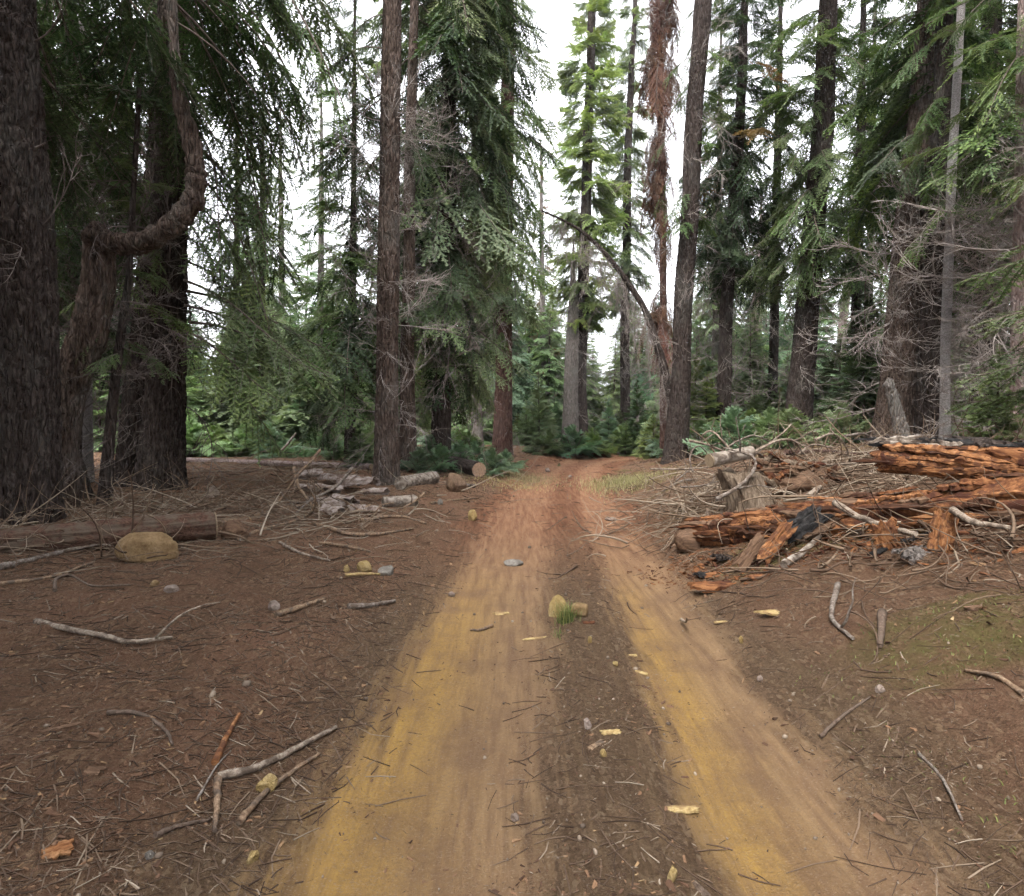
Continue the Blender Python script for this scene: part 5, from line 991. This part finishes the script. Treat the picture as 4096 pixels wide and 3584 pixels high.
# sticks lying about
ST = [([(72,1243),(120,1262),(200,1284),(262,1298),(345,1288)], 6.5, 'stick_pale', 'long curved pale branch lying on the left foreground'),([(435,1560),(520,1545),(600,1505),(672,1465)], 8, 'stick_pale', 'bent pale stick pointing at the left rut'),
 ([(478,1648),(520,1600),(570,1560),(640,1520)], 7, 'stick_tan', 'pale yellow stick lying below the bent one beside the left rut'),([(436,1560),(433,1612),(430,1662)], 8, 'stick_tan', 'short pinkish bark stick hanging down from the bend of the pale stick'),
 ([(392,1598),(430,1542),(462,1512)], 2.6, 'stick_grey', 'thin twig left of the bent pale stick'),([(430,1532),(455,1482),(479,1440)], 7, 'rot_lite', 'pointed orange bark stick left of the left rut'),([(310,1668),(360,1648),(420,1632)], 6, 'stick_brown', 'dull brown stick left of the short pinkish one'),
 ([(696,1217),(740,1213),(790,1206)], 6, 'stick_grey', 'flat grey broken stick at the left rut edge'),([(552,1224),(600,1216),(648,1204)], 6.5, 'stick_tan', 'knobbly tan stick left of the flat grey stick'),([(1676,1168),(1664,1215),(1668,1252),(1706,1284)], 6, 'stick_grey', 'hooked grey stick on the right bank'),
 ([(1764,1238),(1761,1302)], 9, 'stick_brown', 'short thick brown stick end right of the hooked grey stick'),([(1568,1142),(1604,1106),(1640,1076)], 8.5, 'pale_log', 'white banded stick propped below the rotten log'),([(1740,1114),(1792,1098),(1850,1076),(1896,1052)], 6, 'char', 'blackened stick under the upright orange slab'),
 ([(1838,1510),(1884,1560),(1925,1650)], 4, 'stick_grey', 'grey whip of a twig curving down the right foreground'),([(1640,1480),(1690,1440),(1740,1405)], 4, 'stick_brown', 'half buried brown stick on the right foreground slope'),([(2048,1400),(1990,1365),(1930,1345)], 6, 'stick_tan', 'reddish stick at the right edge of the foreground'),
 ([(0,1142),(60,1127),(150,1102),(236,1086)], 6, 'stick_grey', 'long grey branch lying in front of the reddish log at the left edge'),([(0,1168),(100,1152),(190,1128)], 4, 'stick_tan', 'tan twig below the long grey branch at the left edge'),([(110,1180),(112,1160),(140,1150),(185,1172),(260,1168)], 3.5, 'stick_brown', 'brown twig looping below the ochre boulder'),
 ([(0,1095),(60,1085),(140,1068),(260,1060)], 4, 'stick_grey', 'grey branch resting along the reddish log'),([(440,1048),(540,1026),(625,1010)], 4.5, 'stick_tan', 'long orange tan twig pointing at the bark heap'),([(472,1078),(530,1062),(600,1042),(650,1008)], 3.2, 'stick_tan', 'thin tan twig running up to the bark heap'),
 ([(628,1052),(700,1076),(770,1074),(826,1063)], 4, 'stick_tan', 'long bent tan stick in front of the bark heap'),([(720,1042),(790,1036),(852,1052)], 4, 'stick_tan', 'slim tan stick right of the bark heap'),([(560,1088),(600,1112),(660,1118)], 3.6, 'stick_pale', 'pale twig on the bare ground left of the verge stones'),
 ([(640,1086),(690,1098),(740,1112)], 3.2, 'stick_tan', 'thin tan twig above the verge stones'),([(690,1158),(740,1160),(760,1158)], 3.5, 'chip_fresh', 'straight yellow twig below the verge stones'),([(1615,1005),(1640,985),(1668,962)], 6, 'stick_pale', 'thick pale pole end behind the rotten log near the stump'),
 ([(1395,960),(1360,968),(1322,985)], 3, 'stick_grey', 'grey twig sliding down the bank towards the road'),([(1300,1010),(1318,1000),(1330,985)], 2.6, 'stick_brown', 'brown twig at the outer edge of the right rut'),([(1350,1062),(1362,1072),(1385,1076)], 3, 'stick_pale', 'short crooked white twig at the knotty end of the log'),
 ([(215,1430),(280,1436),(330,1470),(345,1500)], 5, 'stick_brown', 'half buried brown stick left of the pointed orange one'),([(860,1010),(900,1002),(950,1000)], 2.6, 'stick_tan', 'thin tan twig above the lone ochre stone'),([(985,1255),(960,1262),(940,1262)], 3.5, 'stick_tan', 'short tan twig in the left rut')]
for i, (pts, r, m, lab) in enumerate(ST): stick(pts, r, m, lab, twigs=1 if i in (0, 9, 16, 23) else 0, seed=i)
stick([(1670,1006),(1718,1034),(1780,1055),(1832,1068)], 8, 'stick_pale', 'smooth pale branch laid over the front of the rotten log', Y=[5.55, 5.2, 4.85, 4.5], seed=71, cat='branch', name='branch')
stick([(1905,1020),(1950,1045),(2020,1055)], 8, 'stick_pale', 'smooth pale branch in front of the charred log at the right edge', Y=[4.4, 4.2, 4.0], seed=72, cat='branch', name='branch')
stick([(1570,905),(1640,903),(1720,907),(1800,902)], 5, 'bark_red', 'long reddish pole lying along the bank behind the collapsed stump', Y=[9.2, 9.3, 9.5, 9.6], seed=73, cat='branch', name='branch')
stick([(560,905),(575,888),(592,866)], 3, 'pale_log', 'white bare stick leaning in front of the clearing thicket', Y=[21, 21.1, 21.3], seed=74)
UP = [([(588,935),(598,975),(625,1010),(650,1030)], 4, 'upright orange tan broken branch at the left of the bark heap'),([(705,935),(670,975),(620,1000),(590,1030)], 3.6, 'grey branch slanting across the bark heap'),([(640,900),(620,925),(600,945),(560,1000),(520,1035)], 3, 'thin branch rising above the left brush'),([(850,985),(830,1002),(800,1018)], 3, 'tan twig propped at the right of the heap'),([(742,1010),(700,1028),(660,1040),(640,1046)], 4, 'orange stick lying across the front of the heap')]
for i, (pts, r, lab) in enumerate(UP): stick(pts, r, 'stick_tan' if i != 1 else 'stick_grey', lab, 'brush_branch', Y=np.linspace(9.6, 8.9, len(pts)), twigs=4, seed=80 + i, cat='branch')
# ------------------------------------------------------------------ litter, brush, grass: uncountable masses of real pieces
rs = np.random.default_rng(99)
def scatter(n, y0, y1, spreadx=0.95, pw=1.0):
    y = np.exp(rs.uniform(math.log(y0), math.log(y1), n)); x = rs.uniform(-1, 1, n) * (spreadx * y + 0.8); return x, y
def keep_off_ruts(x, y, strip=0.5, rut=0.04, side=1.0):
    d = road_d(x, y); m = rut_mask(d, y); p = np.where(np.abs(d) < 1.05, strip, side) * (1 - m) + rut * m; return rs.random(len(x)) < p, d
def twig_field(x, y, ln, r, tint, bend=0.12, lift=0.6, tilt=None, k=3):
    n = len(x); a = rs.uniform(0, 2 * math.pi, n); dx, dy = np.cos(a) * ln / 2, np.sin(a) * ln / 2
    px_ = np.stack([x - dx, x - dy * bend * rs.normal(0, 1, n), x + dx], 1); py_ = np.stack([y - dy, y + dx * bend * rs.normal(0, 1, n), y + dy], 1)
    z = zf(px_.ravel(), py_.ravel()).reshape(n, 3) + (r * lift)[:, None]
    if tilt is not None: z = z + tilt
    Pq = np.stack([px_, py_, z], -1); t = Pq[:, 2] - Pq[:, 0]; t /= np.linalg.norm(t, axis=1)[:, None] + 1e-9
    u = np.cross(t, [0, 0, 1.0]); u /= np.linalg.norm(u, axis=1)[:, None] + 1e-9; v = np.cross(u, t)
    th = np.linspace(0, 2 * math.pi, k, endpoint=False) + .5; ring = u[:, None, None] * np.cos(th)[None, None, :, None] + v[:, None, None] * np.sin(th)[None, None, :, None]
    rr = r[:, None, None, None] * np.array([1, .9, .55])[None, :, None, None]; V = (Pq[:, :, None] + ring * rr).reshape(-1, 3)
    f = []
    for s in range(2):
        for j in range(k):
            a_, b_, c_, d_ = s*k + j, s*k + (j+1) % k, (s+1)*k + (j+1) % k, (s+1)*k + j; f += [[a_, b_, c_], [a_, c_, d_]]
    f += [[0, j+1, j] for j in range(1, k-1)] + [[2*k, 2*k + j, 2*k + j + 1] for j in range(1, k-1)]
    T = (np.array(f)[None] + (np.arange(n) * 3 * k)[:, None, None]).reshape(-1, 3)
    return dict(V=V, T=T, M=None, C=np.repeat(tint, 3 * k), S=None)
# twigs
x, y = scatter(46000, 1.25, 30); m, d = keep_off_ruts(x, y, .35, .015); m &= rs.random(len(x)) < np.clip(.16 + .1 * y, 0, 1) * (.25 + 1.3 * sstep(.42, .62, fbm(xy0(x * .8, y * .8), 3, 71))); x, y = x[m], y[m]; n = len(x)
ln = np.exp(rs.normal(math.log(.09), .6, n)) * (0.7 + .06 * y); r = (.0018 + .0022 * rs.random(n)) * (0.8 + .09 * y)
place('twig_litter', twig_field(x, y, np.minimum(ln, .7), r, np.clip(rs.beta(1.6, 3.0, n), 0, 1)), [M['litter']], 'scattered dry twigs and needles over the forest floor', 'litter', kind='stuff', origin=np.zeros(3))
# fine shed needles: thin folded slivers
x, y = scatter(150000, 1.2, 9); m, d = keep_off_ruts(x, y, .5, .03); m &= rs.random(len(x)) < .3 + .9 * sstep(.4, .6, fbm(xy0(x * .8, y * .8), 3, 75)); x, y = x[m], y[m]; n = len(x); a = rs.uniform(0, 6.28, n); L = rs.uniform(.012, .035, n) * (.8 + .08 * y)
z = zf(x, y); dd = np.stack([np.cos(a), np.sin(a), rs.normal(0, .25, n)], 1) * L[:, None] * .5; s_ = np.stack([-np.sin(a), np.cos(a), 0 * a], 1) * (.0011 * (.7 + .15 * y))[:, None]; c0 = np.stack([x, y, z + .003], 1)
V = np.stack([c0 - dd, c0 + s_ + (0, 0, .002), c0 + dd, c0 - s_], 1).reshape(-1, 3); T = (np.array([[0, 1, 2], [0, 2, 3]])[None] + (np.arange(n) * 4)[:, None, None]).reshape(-1, 3)
place('needle_litter', dict(V=V, T=T, C=np.repeat(rs.beta(1.8, 2.4, n), 4), S=None), [M['litter']], 'carpet of brown shed needles on the near ground', 'litter', kind='stuff', origin=np.zeros(3))
# flat chips and bark crumbs
def chip_field(x, y, L, tint):
    n = len(x); base = np.array([[-1, -.5, 0], [.9, -.42, 0], [1, .4, 0], [-.8, .5, 0], [-.9, -.4, .3], [.75, -.3, .35], [.85, .3, .28], [-.7, .4, .33]]); V = base[None] * np.array([.5, .5, .5]) * L[:, None, None]; V = V * np.stack([np.ones(n), rs.uniform(.25, .9, n), rs.uniform(.3, .8, n)], 1)[:, None]
    V = V + rs.normal(0, .06, V.shape) * L[:, None, None]; a = rs.uniform(0, 6.28, n); ca, sa = np.cos(a)[:, None], np.sin(a)[:, None]; tl = rs.normal(0, .3, n)[:, None]
    X = V[..., 0] * ca - V[..., 1] * sa; Y = V[..., 0] * sa + V[..., 1] * ca; Z = V[..., 2] + V[..., 0] * tl
    V = np.stack([X + x[:, None], Y + y[:, None], Z + zf(x, y)[:, None]], -1).reshape(-1, 3)
    f = np.array([[4, 5, 6], [4, 6, 7], [0, 1, 5], [0, 5, 4], [1, 2, 6], [1, 6, 5], [2, 3, 7], [2, 7, 6], [3, 0, 4], [3, 4, 7]]); T = (f[None] + (np.arange(n) * 8)[:, None, None]).reshape(-1, 3)
    return dict(V=V, T=T, M=None, C=np.repeat(tint, 8), S=None)
x, y = scatter(60000, 1.25, 22); m, d = keep_off_ruts(x, y, .8, .08); m &= rs.random(len(x)) < .15 + 1.2 * sstep(.4, .65, fbm(xy0(x * 1.1, y * 1.1), 3, 72)); x, y = x[m], y[m]; n = len(x)
L = np.exp(rs.normal(math.log(.016), .5, n)) * (.7 + .10 * y)
place('bark_crumbs', chip_field(x, y, np.minimum(L, .12), rs.beta(1.8, 2.4, n)), [M['chips']], 'crumbs of bark and wood chips over the forest floor', 'litter', kind='stuff', origin=np.zeros(3))
# orange rot crumbs below the rotten log
n = 2600; s = rs.random(n); x = 2.0 + 2.2 * s + rs.normal(-.25, .28, n); y = 6.8 - 2.5 * s + rs.normal(-.25, .28, n)
place('rot_crumbs', chip_field(x, y, np.exp(rs.normal(math.log(.035), .5, n)), rs.beta(3, 2, n)), [M['rot']], 'orange crumbs of rotten wood below the long rotten log', 'litter', kind='stuff', origin=np.zeros(3))
# pebbles
ico = rock_part(1, 1, 1, 3); bm = bmesh.new(); bmesh.ops.create_icosphere(bm, subdivisions=1, radius=.5); iv = np.array([v.co[:] for v in bm.verts]); it = np.array([[v.index for v in f.verts] for f in bm.faces]); bm.free()
x, y = scatter(2600, 1.3, 24); m, d = keep_off_ruts(x, y, .8, .22, .45); x, y = x[m], y[m]; n = len(x); L = np.exp(rs.normal(math.log(.012), .5, n)) * (.7 + .08 * y)
V = iv[None] * (1 + rs.normal(0, .12, (n, len(iv), 1))) * L[:, None, None] * rs.uniform(.6, 1.2, (n, 1, 3)) + np.stack([x, y, zf(x, y) + L * .15], 1)[:, None]
T = (it[None] + (np.arange(n) * len(iv))[:, None, None]).reshape(-1, 3)
place('pebbles', dict(V=V.reshape(-1, 3), T=T, C=np.repeat(rs.random(n), len(iv)), S=np.ones(len(T), bool)), [M['pebble']], 'small loose pebbles on the track and its verges', 'pebbles', kind='stuff', origin=np.zeros(3))
# brush: tangled dead branches
def brush(name, label, n, spot, sx, sy, h, ln, r, tint, seed):
    rng = np.random.default_rng(seed); parts = []
    for i in range(n):
        c = spot + np.array([rng.normal(0, sx), rng.normal(0, sy), 0]); c[2] = zs(c[0], c[1]) + abs(rng.normal(0, h)) + .02; dd = rng.normal(0, 1, 3) * (1, 1, .35); dd /= np.linalg.norm(dd); bnd = rng.normal(0, .065, 3); q = [c]; L = ln * rng.uniform(.4, 1.5); m = 8
        for _ in range(m): dd = dd + np.cross(dd, bnd) * 1.4 + rng.normal(0, .05, 3) + (0, 0, -.03); dd /= np.linalg.norm(dd); q.append(q[-1] + dd * L / m)
        q = np.array(q); g = zf(q[:, 0], q[:, 1]); q[:, 2] = np.maximum(q[:, 2], g + r * .6)
        parts.append(tube(q, r * rng.choice([.45, .6, .8, 1.1, 1.9], p=[.3, .3, .2, .14, .06]) * np.linspace(1, .35, m + 1), 4, False, C=np.clip(rng.normal(tint, .18), 0, 1)))
    return place(name, join(parts), [M['litter']], label, 'brush', kind='stuff', origin=np.zeros(3))
brush('brush_tangle', 'tangle of dry slash branches around the weathered stump', 750, np.array([3.6, 8.5, 0]), 1.0, .8, .14, .8, .009, .6, 1)
brush('brush_tangle', 'tangle of grey slash branches along the right bank top', 900, np.array([5.6, 8.9, 0]), 1.5, 1.5, .10, .9, .009, .5, 2)
brush('brush_tangle', 'loose slash twigs at the road side of the stump', 160, np.array([2.9, 10.5, 0]), .6, 1.2, .06, .6, .007, .6, 6)
brush('brush_tangle', 'tangle of dry brush left of the bark heap', 420, np.array([-4.2, 9.2, 0]), .9, .7, .10, .7, .007, .55, 3)
brush('brush_tangle', 'grey brush on the ground between the reddish log and the furrowed fir', 380, np.array([-5.3, 8.2, 0]), 1.2, .9, .06, .8, .008, .62, 4)
brush('brush_tangle', 'brown brush at the left edge around the reddish log', 260, np.array([-4.8, 6.0, 0]), .8, .45, .05, .7, .007, .55, 5)
brush('brush_tangle', 'dark twigs and sticks below the charred log at right', 420, np.array([3.6, 4.6, 0]), .7, .6, .06, .5, .008, .42, 7)
brush('brush_tangle', 'brush lying about the back of the left clearing', 420, np.array([-5.5, 15.0, 0]), 2.6, 2.2, .06, 1.0, .009, .66, 8)
brush('brush_tangle', 'low brush along the verge beside the bark heap', 200, np.array([-2.6, 8.6, 0]), .7, 1.0, .02, .5, .007, .72, 9)
# grass
def grass(name, label, n, spot, sx, sy, h, m, seed, w_=.004, kind='stuff', cat='grass'):
    rng = np.random.default_rng(seed); x = spot[0] + rng.normal(0, sx, n); y = spot[1] + rng.normal(0, sy, n); z = zf(x, y); a = rng.uniform(0, 6.28, n); L = h * rng.uniform(.4, 1.3, n); ln = rng.uniform(.2, .9, n)
    d = np.stack([np.cos(a), np.sin(a), np.zeros(n)], 1); s = np.stack([-np.sin(a), np.cos(a), np.zeros(n)], 1) * w_; b = np.stack([x, y, z - .01], 1); mid = b + d * (L * ln * .35)[:, None] + np.array([0, 0, 1]) * (L * .6)[:, None]; tip = b + d * (L * ln)[:, None] + np.array([0, 0, 1]) * (L * .85)[:, None]
    V = np.stack([b - s, b + s, mid - s * .7, mid + s * .7, tip], 1).reshape(-1, 3); f = np.array([[0, 1, 3], [0, 3, 2], [2, 3, 4]]); T = (f[None] + (np.arange(n) * 5)[:, None, None]).reshape(-1, 3)
    return place(name, dict(V=V, T=T, C=np.repeat(rng.uniform(.1, 1, n), 5), S=None), [M[m]], label, cat, kind=kind, origin=np.zeros(3))
gc = G(1134, 1244); grass('grass_tuft', 'green grass tuft growing between the two centre stones', 150, gc, .04, .03, .17, 'grass', 1, .003, None)
gc = G(1118, 1272); grass('grass_sprig', 'small green sprig in front of the centre stones', 30, gc, .025, .05, .07, 'grass', 2, .003, None)
gc = G(1040, 956); grass('dry_grass', 'yellow green grass at the left edge of the far road', 2600, gc, .55, 1.0, .09, 'grass_dry', 3, .006)
gc = G(1005, 965); grass('dry_grass', 'thin yellow grass in front of the low blue green shrubs', 1200, gc, .7, .7, .07, 'grass_dry', 4, .006)
gc = G(1245, 968); grass('dry_grass', 'pale dry grass at the right edge of the far road', 2600, gc, .45, 1.2, .14, 'grass_dry', 5, .006)
x, y = scatter(42000, 1.4, 10); d = road_d(x, y); pm = sstep(.5, .62, fbm(xy0(x * .9, y * .9), 3, 44)) * sstep(1.2, 1.9, d); mm = rs.random(len(x)) < pm * .9
for q, (nm, lab) in enumerate((('bank_moss', 'greenish moss and grass patches on the right bank slope'),)):
    xx, yy = x[mm], y[mm]; n = len(xx); rng = np.random.default_rng(4); z = zf(xx, yy); a = rng.uniform(0, 6.28, n); L = .022 * rng.uniform(.5, 1.5, n); dd = np.stack([np.cos(a), np.sin(a), 0 * a], 1); s_ = np.stack([-np.sin(a), np.cos(a), 0 * a], 1) * .003
    b = np.stack([xx, yy, z - .004], 1); mid = b + dd * (L * .4)[:, None] + np.array([0, 0, .5]) * L[:, None]; tip = b + dd * L[:, None] + np.array([0, 0, .6]) * L[:, None]
    V = np.stack([b - s_, b + s_, mid - s_ * .7, mid + s_ * .7, tip], 1).reshape(-1, 3); f = np.array([[0, 1, 3], [0, 3, 2], [2, 3, 4]]); T = (f[None] + (np.arange(n) * 5)[:, None, None]).reshape(-1, 3)
    place(nm, dict(V=V, T=T, C=np.repeat(rng.uniform(.1, .9, n), 5), S=None), [M['moss_blade']], lab, 'moss', kind='stuff', origin=np.zeros(3))
# low shrubs
SHR = [mesh_of('foliage', crown(300 + i, .55, .02, .75, 60, YOUNG, prof=.5, pitch=(0, 55)), [M['needles_blue'], M['twig']]) for i in range(3)]
STEM = [mesh_of('stems', join([tube(np.array([[0, 0, -.05], [.1 * math.cos(a), .1 * math.sin(a), .15], [.25 * math.cos(a), .25 * math.sin(a), .35]]), [.012, .009, .004], 5) for a in np.linspace(0, 6.28, 6)[:-1]]), [M['twig']])]
def shrub(px, py, s, label, fol='needles_blue', group=None, i=0):
    b = G(px, py); t = thing('shrub', label, 'shrub', b, group); t.scale = (s, s, s); t.rotation_euler = (0, 0, px * .37); obj('foliage', SHR[i % 3], t, mat=M[fol]); obj('stem', STEM[0], t); return t
for i, (x, y, s, lab) in enumerate([(838, 944, 1.2, 'low blue green shrub right behind the roadside fir foot'), (880, 946, 1.4, 'spreading blue green shrub above the brown blocky rock'), (920, 938, 1.5, 'blue green shrub behind the dark log end'), (985, 948, 1.3, 'low blue green shrub beside the yellow grass'), (1012, 940, 1.2, 'blue green shrub at the foot of the red brown fir'), (860, 930, 1.6, 'taller blue green shrub back of the roadside group'), (950, 930, 1.4, 'blue green shrub between the dark log and the red brown fir')]): shrub(x, y, s, lab, i=i)
sh = np.random.default_rng(61)
US = []
for i in range(46):
    x = sh.uniform(330, 1480 if i % 2 else 760); y = sh.uniform(903, 916)
    if 1060 < x < 1340: y = sh.uniform(904, 910)
    US.append(shrub(x, y, sh.uniform(1.2, 2.6), 'undergrowth bush', ('needles_mint', 'needles_blue', 'needles_sage', 'fern')[i % 4], 'undergrowth bushes at the foot of the thicket', i))
name_by_gap(US, 'low undergrowth bush'); US = []
for i in range(26):
    x = sh.uniform(1380, 2040); y = sh.uniform(888, 902); b = P(x, y, sh.uniform(17, 26)); t = thing('shrub', 'leafy green bush among the trunks behind the right bank', 'shrub', (b[0], b[1], zs(b[0], b[1])), 'bushes among the trunks behind the right bank'); s = sh.uniform(1.2, 2.6); t.scale = (s, s, s); t.rotation_euler = (0, 0, i); obj('foliage', SHR[i % 3], t, mat=M[('needles_mint', 'fern', 'needles_sage')[i % 3]]); obj('stem', STEM[0], t); US.append(t)
name_by_gap(US, 'leafy bank bush')
brush('brush_tangle', 'grey branches and sticks piled over the rotten log and below it', 110, np.array([3.1, 5.7, 0]), .8, .6, .05, .5, .009, .45, 12)
# ------------------------------------------------------------------ the faint haze of the wood
def haze(density):
    m = bpy.data.materials.new('haze'); m.use_nodes = True; n = m.node_tree; n.nodes.clear(); o = n.nodes.new('ShaderNodeOutputMaterial'); v = n.nodes.new('ShaderNodeVolumePrincipled')
    v.inputs['Color'].default_value = (0.86, 0.9, 0.95, 1); v.inputs['Density'].default_value = density; v.inputs['Anisotropy'].default_value = 0.1; n.links.new(v.outputs[0], o.inputs['Volume'])
    bm = bmesh.new(); bmesh.ops.create_cube(bm, size=1); me = bpy.data.meshes.new('haze'); bm.to_mesh(me); bm.free(); me.materials.append(m)
    o_ = obj('haze', me, loc=(0, 195, 19.0), sc=(640, 470, 44)); tag(o_, 'thin pale haze in the air between the trees', 'haze', kind='stuff')
haze(0.00035)
